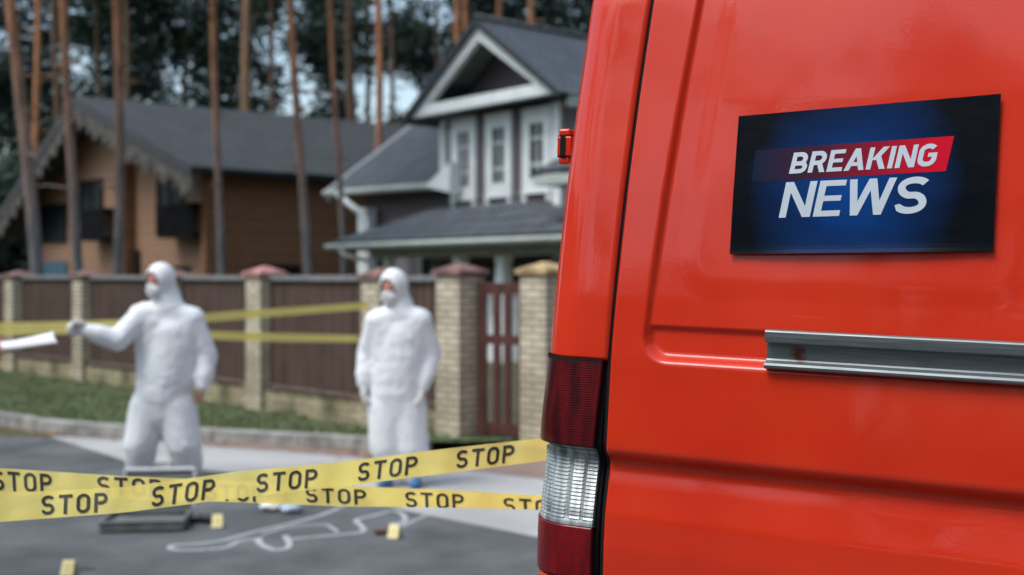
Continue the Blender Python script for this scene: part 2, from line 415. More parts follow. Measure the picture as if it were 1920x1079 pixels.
b = MB()
b.grid([[V((UC + x * (.62 - .1 * t), 4.50 - t * .93 + .03 - abs(x) ** 4 * .12, VH - .06 + t * .95)) for x in frange(-1.12, 1.12, 13)] for t in frange(0, 1, 6)], flip=True)
b.build("windscreen", mat("dark_glass", (.01, .013, .015), .06, spec=.8), van, smooth=True)

# black seals behind the gaps
b = MB()
for mir in (False, True):
    rows = []
    for v in frange(-.82, .95, 90):
        r = [V((gapu(v) + u, prof(v) + .0045 + .004 * abs(u) / .02, v + VH)) for u in (-.0052, -.002, .002, .0052)]
        if mir: r = [V((2 * UC - p.x, p.y, p.z)) for p in r]
        rows.append(r)
    b.grid(rows, flip=mir)
rows = [[V((UC + u, prof(v) + .012, v + VH)) for u in (-.02, 0, .02)] for v in frange(-.82, .95, 60)]
b.grid(rows)
b.build("door_seal", BLACK, van, smooth=True)

# tail lamps
def lens_mat(name, kind):
    m = bpy.data.materials.new(name); m.use_nodes = True; t = m.node_tree; N = t.nodes; L = t.links
    b_ = N["Principled BSDF"]; tc = N.new("ShaderNodeTexCoord"); sp = N.new("ShaderNodeSeparateXYZ"); L.new(tc.outputs["UV"], sp.inputs[0])
    def wave(idx, period, sharp=.5):
        dv = N.new("ShaderNodeMath"); dv.operation = 'DIVIDE'; dv.inputs[1].default_value = period; L.new(sp.outputs[idx], dv.inputs[0])
        fr = N.new("ShaderNodeMath"); fr.operation = 'PINGPONG'; fr.inputs[1].default_value = .5; L.new(dv.outputs[0], fr.inputs[0]); return fr
    wv = wave(1, .0046); wh = wave(0, .034)
    b_.inputs["Coat Weight"].default_value = .45; b_.inputs["Specular IOR Level"].default_value = .2; b_.inputs["Coat Roughness"].default_value = .05; b_.inputs["Roughness"].default_value = .3
    nz = N.new("ShaderNodeTexNoise"); nz.inputs["Scale"].default_value = 14; nz.inputs["Detail"].default_value = 2
    mp = N.new("ShaderNodeMapping"); mp.inputs["Scale"].default_value = (3, .5, 1); L.new(tc.outputs["UV"], mp.inputs[0]); L.new(mp.outputs[0], nz.inputs[0])
    cr = N.new("ShaderNodeValToRGB"); e = cr.color_ramp.elements
    if kind == 'dark': e[0].color = (.035, .0006, .002, 1); e[1].color = (.11, .0014, .004, 1)
    elif kind == 'red': e[0].color = (.12, .001, .004, 1); e[1].color = (.20, .002, .006, 1)
    else: e[0].color = (.17, .20, .21, 1); e[1].color = (.46, .51, .51, 1)
    e[0].position = .40; e[1].position = .62
    L.new(nz.outputs[0], cr.inputs[0])
    mx = N.new("ShaderNodeMix"); mx.data_type = 'RGBA'; mx.blend_type = 'MULTIPLY'
    r2 = N.new("ShaderNodeMapRange"); r2.inputs[1].default_value = .0; r2.inputs[2].default_value = .25; r2.inputs[3].default_value = .42; r2.inputs[4].default_value = 1.15; L.new(wv.outputs[0], r2.inputs[0])
    cb = N.new("ShaderNodeCombineXYZ")
    for i in range(3): L.new(r2.outputs[0], cb.inputs[i])
    mx.inputs[0].default_value = 1 if kind != 'clear' else 0; L.new(cr.outputs[0], mx.inputs[6]); L.new(cb.outputs[0], mx.inputs[7]); L.new(mx.outputs[2], b_.inputs["Base Color"])
    if kind == 'clear': b_.inputs["Metallic"].default_value = .12; b_.inputs["Coat Weight"].default_value = .2; b_.inputs["Roughness"].default_value = .25
    else:
        bp = N.new("ShaderNodeBump"); bp.inputs["Distance"].default_value = .0012; bp.inputs["Strength"].default_value = .6; L.new(wv.outputs[0], bp.inputs["Height"]); L.new(bp.outputs[0], b_.inputs["Normal"])
    return m
ML_D, ML_R, ML_C = lens_mat("lens_dark_red", 'dark'), lens_mat("lens_red", 'red'), lens_mat("lens_clear", 'clear')
def lamp_path(u0, n=44, fwd=.02):
    pts = [(-u0 - (SX - u0) * i / 20, 0) for i in range(21)]
    for i in range(1, n + 1):
        a = math.pi / 2 * i / n; pts.append((-SX - RC * math.sin(a), RC - RC * math.cos(a)))
    pts.append((-SX - RC - .0003, RC + fwd)); return pts
def lens(v0, v1, u0, out, m, mir, nv, fold_=.012):
    path = lamp_path(u0); rows = corner_panel(v0, v1, nv, "", mir, out=out, path=path)
    def inw(r): return [p + V(((.004 if not mir else -.004), fold_, 0)) for p in r]
    rows = [inw(rows[0])] + rows + [inw(rows[-1])]
    rows = [[r[0] + V((0, fold_, 0))] + r for r in rows]
    b = MB(); n0 = 0; b.grid(rows, flip=not mir)
    # uv in metres
    cum = [0]
    for i in range(1, len(path)): cum.append(cum[-1] + math.hypot(path[i][0] - path[i - 1][0], path[i][1] - path[i - 1][1]))
    cum = [0] + cum; vv = [v0] + frange(v0, v1, nv) + [v1]; k = 0; b.uv = []
    for i in range(len(rows) - 1):
        for j in range(len(rows[0]) - 1):
            uv = [(cum[j], vv[i]), (cum[j + 1], vv[i]), (cum[j + 1], vv[i + 1]), (cum[j], vv[i + 1])]
            b.uv.append(uv if mir else uv[::-1])
    return b
for mir in (False, True):
    lp = empty("tail_lamp"); lp.parent = van
    b = MB(); rows = corner_panel(-.4335, -.0090, 90, "", mir, out=lambda i, v: -.012, path=[(-.003, 0)] + lamp_path(.004)[1:])
    rows = fold(rows, mir, True, True); b.grid(rows, flip=not mir); b.build("lamp_housing", BLACK, lp, smooth=True)
    lens(-.1745, -.0065, .0125, .0045, ML_D, mir, 40).build("red_lens", ML_D, lp, smooth=True)
    b = MB(); b.grid(corner_panel(-.0098, -.0030, 3, '', mir, out=lambda i, v: .0049, path=lamp_path(.0125)), flip=not mir); b.build('lamp_gap_strip', BLACK, lp, smooth=True)  # black strip added over the lens top to keep the bright gap dark
    def ribs(i, v):
        t = (v + .3275) / (.3275 - .176); ph = (v / .0072) % 1.0
        rib = (.0032 * (1 - ph)) if -.318 < v < -.192 else 0
        # columns that shift the ribs against each other
        if i in (9, 10, 20, 21, 22, 34, 35): rib *= .15
        sl = -.0095 * smooth((t - .86) / .10) if t > .86 else 0
        return -.003 + rib + sl + (.0045 * smooth((.10 - t) / .08)) + (.010 * smooth((t - .955) / .04))
    lens(-.3290, -.1762, .0125, ribs, ML_C, mir, 150).build("clear_lens", ML_C, lp, smooth=False)
    lens(-.4315, -.3305, .0125, .0045, ML_R, mir, 30).build("red_lens", ML_R, lp, smooth=True)

# door hinge on the corner
def local_box(b, c, sx, sy, sz, M=None, m=0): b.box((c[0] - sx / 2, c[1] - sy / 2, c[2] - sz / 2), (c[0] + sx / 2, c[1] + sy / 2, c[2] + sz / 2), M, m)
for mir in (False, True):
    hg = empty("hinge"); hg.parent = van
    def hx(u): return 2 * UC - u if mir else u
    vz = VH + .4265; u_s = -SX - RC + side_off(.43) - .016; wy = .155
    b = MB(); local_box(b, (hx(u_s - .011), wy, vz + .030), .027, .030, .015); b.build("hinge_knuckle", PAINT, hg, bevel=.004)
    b = MB(); local_box(b, (hx(u_s - .011), wy, vz - .029), .026, .028, .015); b.build("hinge_knuckle", PAINT, hg, bevel=.004)
    b = MB(); local_box(b, (hx(u_s - .010), wy, vz + .0005), .033, .033, .042); b.build("hinge_body", PAINT, hg, bevel=.003)
    b = MB(); local_box(b, (hx(u_s - .0125), wy - .0172, vz + .0005), .0115, .003, .041); local_box(b, (hx(u_s - .010), wy, vz + .0222), .031, .031, .0018); local_box(b, (hx(u_s - .010), wy, vz - .0212), .031, .031, .0018)
    b.build("hinge_pin", BLACK, hg)

# aluminium slide rail on the door
u0, v0 = van_hit(1440, 618); u1, v1 = van_hit(1440, 690)
RAIL = [(.004, v1 - .001), (-.020, v1 - .001), (-.0245, v1 + .002), (-.0255, v1 + .006), (-.0235, v1 + .010), (-.0195, v1 + .0115), (-.013, v1 + .0125), (-.008, v1 + .014),
        (-.0065, v1 + .017), (-.0065, v0 - .020), (-.0085, v0 - .0195), (-.0215, v0 - .022), (-.0235, v0 - .0205), (-.0245, v0 - .012), (-.0245, v0 - .0032), (-.0225, v0 - .0008), (-.019, v0 + .0005), (.004, v0 + .0005)]
railm = bpy.data.materials.new("rail_metal"); railm.use_nodes = True
t = railm.node_tree; N = t.nodes; L = t.links; bs = N["Principled BSDF"]; bs.inputs["Metallic"].default_value = .7; bs.inputs["Roughness"].default_value = .42
tc = N.new("ShaderNodeTexCoord"); mp = N.new("ShaderNodeMapping"); mp.inputs["Scale"].default_value = (1.5, 60, 60); L.new(tc.outputs["Object"], mp.inputs[0])
nz = N.new("ShaderNodeTexNoise"); nz.inputs["Scale"].default_value = 8; nz.inputs["Detail"].default_value = 4; L.new(mp.outputs[0], nz.inputs[0])
cr = N.new("ShaderNodeValToRGB"); cr.color_ramp.elements[0].color = (.13, .155, .165, 1); cr.color_ramp.elements[1].color = (.24, .27, .28, 1); cr.color_ramp.elements[0].position = .3; cr.color_ramp.elements[1].position = .7; L.new(nz.outputs[0], cr.inputs[0])
gm = N.new("ShaderNodeVectorMath"); gm.operation = 'DISTANCE'; RU, RV = van_hit(1483, 664); gm.inputs[1].default_value = (RU + .012, 0, RV + VH); L.new(tc.outputs["Object"], gm.inputs[0])
n2 = N.new("ShaderNodeTexNoise"); n2.inputs["Scale"].default_value = 90; n2.inputs["Detail"].default_value = 6; L.new(tc.outputs["Object"], n2.inputs[0])
ma = N.new("ShaderNodeMath"); ma.operation = 'MULTIPLY_ADD'; ma.inputs[1].default_value = .035; L.new(n2.outputs[0], ma.inputs[0]); L.new(gm.outputs["Value"], ma.inputs[2])
mr = N.new("ShaderNodeMapRange"); mr.inputs[1].default_value = .024; mr.inputs[2].default_value = .036; mr.inputs[3].default_value = 1; mr.inputs[4].default_value = 0; L.new(ma.outputs[0], mr.inputs[0])
mx = N.new("ShaderNodeMix"); mx.data_type = 'RGBA'; L.new(mr.outputs[0], mx.inputs[0]); L.new(cr.outputs[0], mx.inputs[6]); mx.inputs[7].default_value = (.12, .045, .02, 1); L.new(mx.outputs[2], bs.inputs["Base Color"])
b = MB(); ue = .80
base = .004
rows = []
for u in (u0 + gapu(v0), ue):
    rows.append([V((u, base + w_ + .008 - .003, v + VH)) for w_, v in RAIL])
b.grid(rows)
b.face([p + V((0, 0, 0)) for p in rows[0]][::-1]); b.face(rows[1])
b.build("slide_rail", railm, van)

# bumper and wheels
b = MB(); rows = []
pathb = [(-.16, .55), (-.175, .12), (-.15, -.02), (-.09, -.07), (.2, -.085), (UC, -.09), (2 * UC - .2, -.085), (2 * UC + .09, -.07), (2 * UC + .15, -.02), (2 * UC + .175, .12), (2 * UC + .16, .55)]
for z_, o_ in ((.36, -.03), (.40, 0), (.60, 0), (.66, .012), (.69, .05), (.69, .2)):
    rows.append([V((UC + (x - UC) * (1 - o_ * .3), y + o_, z_)) for x, y in pathb])
b.grid(rows); b.build("rear_bumper", mat("grey_plastic", (.03, .03, .032), .6, bump=.0005, bscale=300), van, smooth=True)
TY, RI = mat("tyre_rubber", (.02, .02, .02), .8), mat("steel_rim", (.35, .36, .37), .4, .8)
for wy in (1.15, 4.55):
    for mir in (False, True):
        cx = 2 * UC + .02 if mir else -.02
        wh = empty("wheel"); wh.parent = van; wh.location = (cx, wy, .345)
        b = MB(); prof_t = [(.2, -.09), (.31, -.10), (.34, -.07), (.345, 0), (.34, .07), (.31, .10), (.2, .09)]
        b.grid([[V((x, math.cos(a) * r_, math.sin(a) * r_)) for a in frange(0, 2 * math.pi, 33)] for r_, x in prof_t]); b.build("tyre", TY, wh, smooth=True)
        b = MB(); b.grid([[V((x, math.cos(a) * r_, math.sin(a) * r_)) for a in frange(0, 2 * math.pi, 33)] for r_, x in ((.2, -.09), (.19, -.06), (.14, -.04), (.08, -.06), (.01, -.06), (.01, .06), (.08, .06), (.14, .04), (.19, .06), (.2, .09))]); b.build("rim", RI, wh, smooth=True)

# ------------------------------------------------------------------ lettering strokes
def arc(cx, cy, rx, ry, a0, a1, n=12): return [(cx + rx * math.cos(R_(a0 + (a1 - a0) * i / n)), cy + ry * math.sin(R_(a0 + (a1 - a0) * i / n))) for i in range(n + 1)]
def dense(pl, st=.05):
    out = [pl[0]]
    for a, c in zip(pl, pl[1:]):
        n = max(1, int(math.hypot(c[0] - a[0], c[1] - a[1]) / st))
        for k in range(1, n + 1): out.append((a[0] + (c[0] - a[0]) * k / n, a[1] + (c[1] - a[1]) * k / n))
    return out
def ribbon(pl, hw):
    """list of quads (4 points in 2-D) along a polyline"""
    q = []; L_, R2 = [], []
    for i, p in enumerate(pl):
        a = pl[max(i - 1, 0)]; c = pl[min(i + 1, len(pl) - 1)]; tx, ty = c[0] - a[0], c[1] - a[1]; l = math.hypot(tx, ty) or 1
        L_.append((p[0] - ty / l * hw, p[1] + tx / l * hw)); R2.append((p[0] + ty / l * hw, p[1] - tx / l * hw))
    for i in range(len(pl) - 1): q.append([R2[i], R2[i + 1], L_[i + 1], L_[i]])
    return q
def rect(x0, y0, x1, y1, st=.1):
    q = []; nx = max(1, int((x1 - x0) / st)); ny = max(1, int((y1 - y0) / st))
    for i in range(nx):
        for j in range(ny):
            a, c = x0 + (x1 - x0) * i / nx, x0 + (x1 - x0) * (i + 1) / nx; d, e = y0 + (y1 - y0) * j / ny, y0 + (y1 - y0) * (j + 1) / ny
            q.append([(a, d), (c, d), (c, e), (a, e)])
    return q
def diag(x0, y0, x1, y1, wd, n=8):
    """bar from (x0,y0) to (x1,y1) with ends cut level, wd wide"""
    q = []
    for i in range(n):
        a, c = i / n, (i + 1) / n; xa, ya = x0 + (x1 - x0) * a, y0 + (y1 - y0) * a; xb, yb = x0 + (x1 - x0) * c, y0 + (y1 - y0) * c
        q.append([(xa, ya), (xa + wd, ya), (xb + wd, yb), (xb, yb)])
    return q
def glyph(ch, w_, k):
    """strokes of a letter in a cell w_ wide and 1 high; k = stroke width"""
    h = k / 2
    if ch == 'S': return [ribbon(dense([(h * .6, .16)] ) + arc(w_ / 2, .29 - .03, w_ / 2 - h, .26 - h, 205, 360, 14) + arc(w_ / 2, .26, w_ / 2 - h, .285 - h * .4, 0, 75, 7)[1:] + arc(w_ / 2, .735, w_ / 2 - h, .28 - h * .4, 255, 180, 7) + arc(w_ / 2, .74, w_ / 2 - h, .26 - h, 180, 28, 14)[1:], h)]
    if ch == 'T': return [rect(0, 1 - k, w_, 1), rect(w_ / 2 - h, 0, w_ / 2 + h, 1 - k)]
    if ch == 'O':
        r = w_ / 2 - h
        p = arc(w_ / 2, 1 - h - r, r, r, 0, 180, 14) + arc(w_ / 2, h + r, r, r, 180, 360, 14) + [(w_ - h, 1 - h - r), (w_ - h - .002, 1 - h - r + .03)]
        return [ribbon(p, h)]
    if ch == 'P':
        r = .255 - h * .5
        return [rect(0, 0, k, 1), ribbon([(k, 1 - h)] + [(w_ - h - r, 1 - h)] + arc(w_ - h - r, 1 - h - r, r, r, 90, -90, 14) + [(k, 1 - h - 2 * r)], h)]
    if ch == 'N': return [rect(0, 0, k, 1), rect(w_ - k, 0, w_, 1), diag(w_ - k * 1.12, 0, 0, 1, k * 1.12)]
    if ch == 'E': return [rect(0, 0, k, 1), rect(k, 1 - k * .88, w_, 1), rect(k, 0, w_, k * .88), rect(k, .5 - k * .42, w_ * .93, .5 + k * .42)]
    if ch == 'W':
        q = w_ / 4; d = k * 1.02
        return [diag(q - d * .5, 0, 0, 1, d), diag(q - d * .5, 0, 2 * q - d * .5, 1, d), diag(3 * q - d * .5, 0, 2 * q - d * .5, 1, d), diag(3 * q - d * .5, 0, w_ - d, 1, d)]
    if ch == 'B':
        ru = .265 - h * .5; rl = .5 - h - ru + h * 0 - .0
        yu = 1 - h - ru; mid = 1 - h - 2 * ru; rl = (mid - h) / 2
        return [rect(0, 0, k, 1), ribbon([(k, 1 - h), (w_ * .93 - h - ru, 1 - h)] + arc(w_ * .93 - h - ru, yu, ru, ru, 90, -90, 12)[1:] + [(k, mid)], h), ribbon([(k, mid), (w_ - h - rl, mid)] + arc(w_ - h - rl, h + rl, rl, rl, 90, -90, 12)[1:] + [(k, h)], h)]
    if ch == 'R':
        r = .275 - h * .5; y = 1 - h - 2 * r
        return [rect(0, 0, k, 1), ribbon([(k, 1 - h), (w_ * .95 - h - r, 1 - h)] + arc(w_ * .95 - h - r, 1 - h - r, r, r, 90, -90, 12)[1:] + [(k, y)], h), diag(w_ - k * 1.12, 0, w_ * .42, y, k * 1.12)]
    if ch == 'A': return [diag(0, 0, w_ / 2 - k * .55, 1, k * 1.1), diag(w_ - k * 1.1, 0, w_ / 2 - k * .55, 1, k * 1.1), rect(w_ * .25, .2, w_ * .75, .2 + k * .85)]
    if ch == 'K': return [rect(0, 0, k, 1), diag(k * .75, .42, w_ - k * 1.3, 1, k * 1.3), diag(w_ - k * 1.25, 0, k * .9 + .10, .60, k * 1.2)]
    if ch == 'I': return [rect(0, 0, k, 1)]
    if ch == 'G': return [ribbon(arc(w_ / 2, .67, w_ / 2 - h, .33 - h, 35, 180, 14) + arc(w_ / 2, .33, w_ / 2 - h, .33 - h, 180, 360, 16) + [(w_ - h, .42)], h), rect(w_ * .52, .42, w_, .42 + k * .85)]
def layout(text, widths, gap, k):
    x = 0; out = []
    for ch in text:
        w_ = widths.get(ch, .62)
        for st in glyph(ch, w_, k): out.append([[(px + x, py) for px, py in q] for q in st])
        x += w_ + gap
    return out, x - gap

# ------------------------------------------------------------------ poster on the door
SC4 = {k: van_hit(*p) for k, p in dict(TL=(1385, 218), TR=(1877, 176), BR=(1862, 471), BL=(1368, 477)).items()}
def st_uv(a, c):
    u = (SC4['BL'][0] * (1 - a) + SC4['BR'][0] * a) * (1 - c) + (SC4['TL'][0] * (1 - a) + SC4['TR'][0] * a) * c
    v = (SC4['BL'][1] * (1 - a) + SC4['BR'][1] * a) * (1 - c) + (SC4['TL'][1] * (1 - a) + SC4['TR'][1] * a) * c
    return u, v
def st_pt(a, c, out=0.0):
    u, v = st_uv(a, c)
    lift = .0016 + .0055 * math.exp(-c / .035) * (.35 + .65 * smooth((a - .05) / .3)) * (.25 + .75 * smooth((1 - a) / .3)) + .0015 * math.exp(-(1 - a) / .05) + .0007 * math.sin(a * 9 + c * 5) ** 2
    p = door_pt(u, v); p.y = prof(v) + .0035 - lift - out - .0005
    return p
def px2ab(px, py):
    u, v = van_hit(px, py, -.002); a, c = .5, .5
    for _ in range(12):
        uu, vv = st_uv(a, c); e = 1e-4; ua, va = st_uv(a + e, c); uc, vc = st_uv(a, c + e)
        J = ((ua - uu) / e, (uc - uu) / e, (va - vv) / e, (vc - vv) / e); det = J[0] * J[3] - J[1] * J[2]; du, dv = u - uu, v - vv
        a += (J[3] * du - J[1] * dv) / det; c += (-J[2] * du + J[0] * dv) / det
    return a, c
pm = bpy.data.materials.new("poster_print"); pm.use_nodes = True; t = pm.node_tree; N = t.nodes; L = t.links
bs = N["Principled BSDF"]; bs.inputs["Roughness"].default_value = .45; bs.inputs["Specular IOR Level"].default_value = .07
tc = N.new("ShaderNodeTexCoord"); vm = N.new("ShaderNodeVectorMath"); vm.operation = 'SUBTRACT'; vm.inputs[1].default_value = (.47, .46, 0); L.new(tc.outputs["UV"], vm.inputs[0])
ms = N.new("ShaderNodeVectorMath"); ms.operation = 'MULTIPLY'; ms.inputs[1].default_value = (1.3, .74, 0); L.new(vm.outputs[0], ms.inputs[0])
nzp = N.new("ShaderNodeTexNoise"); nzp.inputs["Scale"].default_value = 3.5; nzp.inputs["Detail"].default_value = 3; L.new(tc.outputs["UV"], nzp.inputs[0])
ln = N.new("ShaderNodeVectorMath"); ln.operation = 'LENGTH'; L.new(ms.outputs[0], ln.inputs[0])
ad = N.new("ShaderNodeMath"); ad.operation = 'MULTIPLY_ADD'; ad.inputs[1].default_value = .22; L.new(nzp.outputs[0], ad.inputs[0]); L.new(ln.outputs["Value"], ad.inputs[2])
cr = N.new("ShaderNodeValToRGB"); e = cr.color_ramp.elements; e[0].position = .12; e[0].color = (.001, .055, .26, 1); e[1].position = .66; e[1].color = (.0008, .003, .006, 1)
e2 = e.new(.38); e2.color = (.0015, .026, .115, 1); L.new(ad.outputs[0], cr.inputs[0]); L.new(cr.outputs[0], bs.inputs["Base Color"])
bpn = N.new("ShaderNodeTexNoise"); bpn.inputs["Scale"].default_value = 5; L.new(tc.outputs["UV"], bpn.inputs[0]); bp = N.new("ShaderNodeBump"); bp.inputs["Distance"].default_value = .0015; L.new(bpn.outputs[0], bp.inputs["Height"]); L.new(bp.outputs[0], bs.inputs["Normal"])
b = MB(); na, nc_ = 60, 40
front = [[st_pt(a, c) for a in frange(0, 1, na)] for c in frange(0, 1, nc_)]
b.grid(front)
back = [[p + V((0, .0006, 0)) for p in r] for r in front]; b.grid(back, flip=True)
for r0, r1 in ((front[0], back[0]), (back[-1], front[-1]), ([r[0] for r in back], [r[0] for r in front]), ([r[-1] for r in front], [r[-1] for r in back])): b.grid([r1, r0])
poster = b.build("poster", pm, None, smooth=False, M=VROOT)
tag(poster, "dark blue breaking news sheet with white lettering stuck to the orange van door", "poster")
def on_sheet(name, strokes, quad, m, out):
    """strokes in unit coordinates, mapped into four pixel corners BL BR TR TL of the photograph"""
    ab = [px2ab(*p) for p in quad]; b = MB()
    for si, st in enumerate(strokes):
        for q in st:
            pts = []
            for (x, y) in q:
                a = (ab[0][0] * (1 - x) + ab[1][0] * x) * (1 - y) + (ab[3][0] * (1 - x) + ab[2][0] * x) * y
                c = (ab[0][1] * (1 - x) + ab[1][1] * x) * (1 - y) + (ab[3][1] * (1 - x) + ab[2][1] * x) * y
                pts.append(st_pt(a, c, out + si * .000012))
            n = (pts[1] - pts[0]).cross(pts[2] - pts[1])
            uv = list(q)
            if n.y > 0: pts = pts[::-1]; uv = uv[::-1]
            b.face(pts, uv)
    return b.build(name, m, poster)
def zq(*pts): return [(1340 + x / 3.083, 150 + y / 3.083) for x, y in pts]
bm_ = bpy.data.materials.new("banner_print"); bm_.use_nodes = True; t = bm_.node_tree; N = t.nodes; L = t.links; bs = N["Principled BSDF"]; bs.inputs["Roughness"].default_value = .45; bs.inputs["Specular IOR Level"].default_value = .1
tc = N.new("ShaderNodeTexCoord"); sp = N.new("ShaderNodeSeparateXYZ"); L.new(tc.outputs["UV"], sp.inputs[0]); cr = N.new("ShaderNodeValToRGB"); e = cr.color_ramp.elements
e[0].position = 0.0; e[0].color = (.0015, .012, .040, 1); e[1].position = .93; e[1].color = (.60, .003, .022, 1); e2 = e.new(.35); e2.color = (.055, .010, .028, 1); e3 = e.new(.62); e3.color = (.26, .004, .024, 1)
L.new(sp.outputs[0], cr.inputs[0]); L.new(cr.outputs[0], bs.inputs["Base Color"])
on_sheet("banner_strip", [rect(0, 0, 1, 1, .04)], zq((215, 592), (1337, 527), (1385, 325), (240, 408)), bm_, .0003)
M_INK = mat("white_print", (.54, .62, .70), .45, var=.05)
def unit(strokes, w_): return [[[(x / w_, y) for x, y in q] for q in st] for st in strokes]
s_, w_ = layout("BREAKING", dict(B=.74, R=.74, E=.66, A=.86, K=.82, I=.225, N=.80, G=.76), .085, .205)
on_sheet("headline_text", unit(s_, w_), zq((430, 544), (1272, 499), (1302, 366), (460, 422)), M_INK, .0007)
s_, w_ = layout("NEWS", dict(N=.80, E=.66, W=1.14, S=.76), .075, .18)
on_sheet("headline_text", unit(s_, w_), zq((371, 798), (1210, 772), (1262, 556), (415, 593)), M_INK, .0007)

# ------------------------------------------------------------------ foreground tape
def tape_mat():
    m = bpy.data.materials.new("yellow_tape"); m.use_nodes = True; t = m.node_tree; N = t.nodes; L = t.links
    b = N["Principled BSDF"]; b.inputs["Base Color"].default_value = (1.0, .87, .27, 1); b.inputs["Roughness"].default_value = .38
    tr = N.new("ShaderNodeBsdfTranslucent"); tr.inputs[0].default_value = (1.0, .90, .42, 1)
    tp = N.new("ShaderNodeBsdfTransparent"); tp.inputs[0].default_value = (.90, .74, .06, 1)
    m1 = N.new("ShaderNodeMixShader"); m1.inputs[0].default_value = .18; L.new(b.outputs[0], m1.inputs[1]); L.new(tr.outputs[0], m1.inputs[2])
    m2 = N.new("ShaderNodeMixShader"); m2.inputs[0].default_value = .27; L.new(m1.outputs[0], m2.inputs[1]); L.new(tp.outputs[0], m2.inputs[2])
    nz = N.new("ShaderNodeTexNoise"); nz.inputs["Scale"].default_value = 9; tc = N.new("ShaderNodeTexCoord"); L.new(tc.outputs["Object"], nz.inputs[0]); bp = N.new("ShaderNodeBump"); bp.inputs["Distance"].default_value = .006; L.new(nz.outputs[0], bp.inputs["Height"]); L.new(bp.outputs[0], b.inputs["Normal"])
    L.new(m2.outputs[0], N["Material Output"].inputs[0]); return m
M_TAPE = tape_mat(); M_TINK = mat("black_print", (.014, .013, .010), .5)
def tape(name, top, bot, dep, words, label, group=None, ltop=None, cut=0.0, letters=True):
    """top / bot: edge pixels (px, py) ; dep: (d at first px, d at last px); words: list of (px centre, width px, height px, dy px)"""
    x0, x1 = top[0][0], top[-1][0]
    def lerp(tab, x):
        for a, c in zip(tab, tab[1:]):
            if x <= c[0] or c is tab[-1]:
                t_ = (x - a[0]) / (c[0] - a[0]); return a[1] + (c[1] - a[1]) * t_
    def edge(tab, x): return (lerp(tab, x - 22) + 2 * lerp(tab, x) + lerp(tab, x + 22)) / 4 if tab[0][0] + 22 < x < tab[-1][0] - 22 else lerp(tab, x)
    def S(x, py): return P(x, py, dep[0] + (dep[1] - dep[0]) * (x - x0) / (x1 - x0) + .026 * (edge(bot, x) - py) / (edge(bot, x) - edge(top, x)) + .0014 * math.sin(x * .083 + py * .02) + .0035 * math.sin(x * .021))
    b = MB(); xs = frange(x0, x1, 260)
    rows = [[S(x, edge(bot, x) * (1 - k) + edge(top, x) * k) for x in xs] for k in frange(0, 1, 7)]
    b.grid(rows); o = b.build(name, M_TAPE, None, smooth=True); tag(o, label, "tape", group)
    for (cx, wd, ht, dy) in words:
        s_, w_ = layout("STOP", dict(S=.60, T=.62, O=.62, P=.60), .19, .155); b = MB(); slope = (edge(top, min(cx + 60, x1)) - edge(top, cx - 60)) / (min(cx + 60, x1) - cx + 60)
        yc = (edge(top, cx) + edge(bot, cx)) / 2 + dy
        for si, st in enumerate(s_):
            for q in st:
                pts = []; ok = True
                for (x, y) in q:
                    X = cx + (x / w_ - .5) * wd + (y - .5) * ht * (-slope) * .9; Y = yc + slope * (X - cx) - (y - .5) * ht
                    if X < x0 or X > x1: ok = False; break
                    Y = min(Y, edge(bot, X) - .2); pts.append(S(X, Y) + V((0, -.0018 - si * .00001, 0)))
                if ok: b.face(pts)
        if b.f: b.build("printed_word", M_TINK, o)
    return o
T2 = tape("barrier_tape", [(-700, 1010), (0, 925), (230, 914), (450, 884), (620, 869), (840, 841), (1015, 822), (1168, 805)], [(-700, 1068), (0, 979), (230, 962), (430, 936), (640, 913), (820, 890), (1015, 865), (1168, 846)], (2.30, 2.72),
     [(140, 124, 36, 1), (344, 118, 37, 1), (538, 114, 35, 1), (727, 111, 34, 0), (910, 108, 33, 0)], "yellow stop tape rising to the right, in front of the other where they cross", "yellow stop tapes tied to the van")
T1 = tape("barrier_tape", [(-700, 846), (0, 878), (230, 893), (440, 902), (640, 911), (820, 918), (1008, 929), (1243, 942)], [(-700, 886), (0, 927), (230, 936), (440, 942), (640, 950), (820, 952), (1008, 956), (1243, 966)], (2.46, 3.0),
     [(42, 112, 36, -1), (244, 122, 34, -2), (440, 112, 31, 2), (630, 114, 28, 0), (815, 110, 29, 4), (1000, 112, 28, 8)], "yellow stop tape sloping down to the right, behind the other where they cross", "yellow stop tapes tied to the van")

# ------------------------------------------------------------------ fence, piers, gate
M_BRICK = brickmat("yellow_brick", (.80, .73, .56), (.66, .59, .43), (.30, .26, .18), .24, .066, .009, moss=None)
M_BASEB = brickmat("mossy_brick", (.58, .50, .34), (.42, .34, .21), (.22, .20, .13), .24, .075, .008, moss=(.12, .12, .06))
M_CAPP = mat("pink_cap_stone", (.42, .20, .19), .8, var=.35, vscale=7)
M_CAPR = mat("red_cap_stone", (.20, .115, .10), .8, var=.35, vscale=7, bump=.004, bscale=50)
M_CAPY = mat("ochre_cap_stone", (.42, .30, .15), .8, var=.35, vscale=7, bump=.004, bscale=50)
M_BOARD = groovemat("fence_boards", (.125, .080, .060), (.062, .038, .029), .095, 'x', depth=.016, groove=.28)
M_RAILF = mat("grey_rail", (.21, .215, .22), .7, var=.3, vscale=5)
M_GATE = mat("gate_wood", (.085, .030, .024), .6, var=.4, vscale=5, stretch=(8, 8, .6))
FROT = R_(-45.6)
PIER = {}
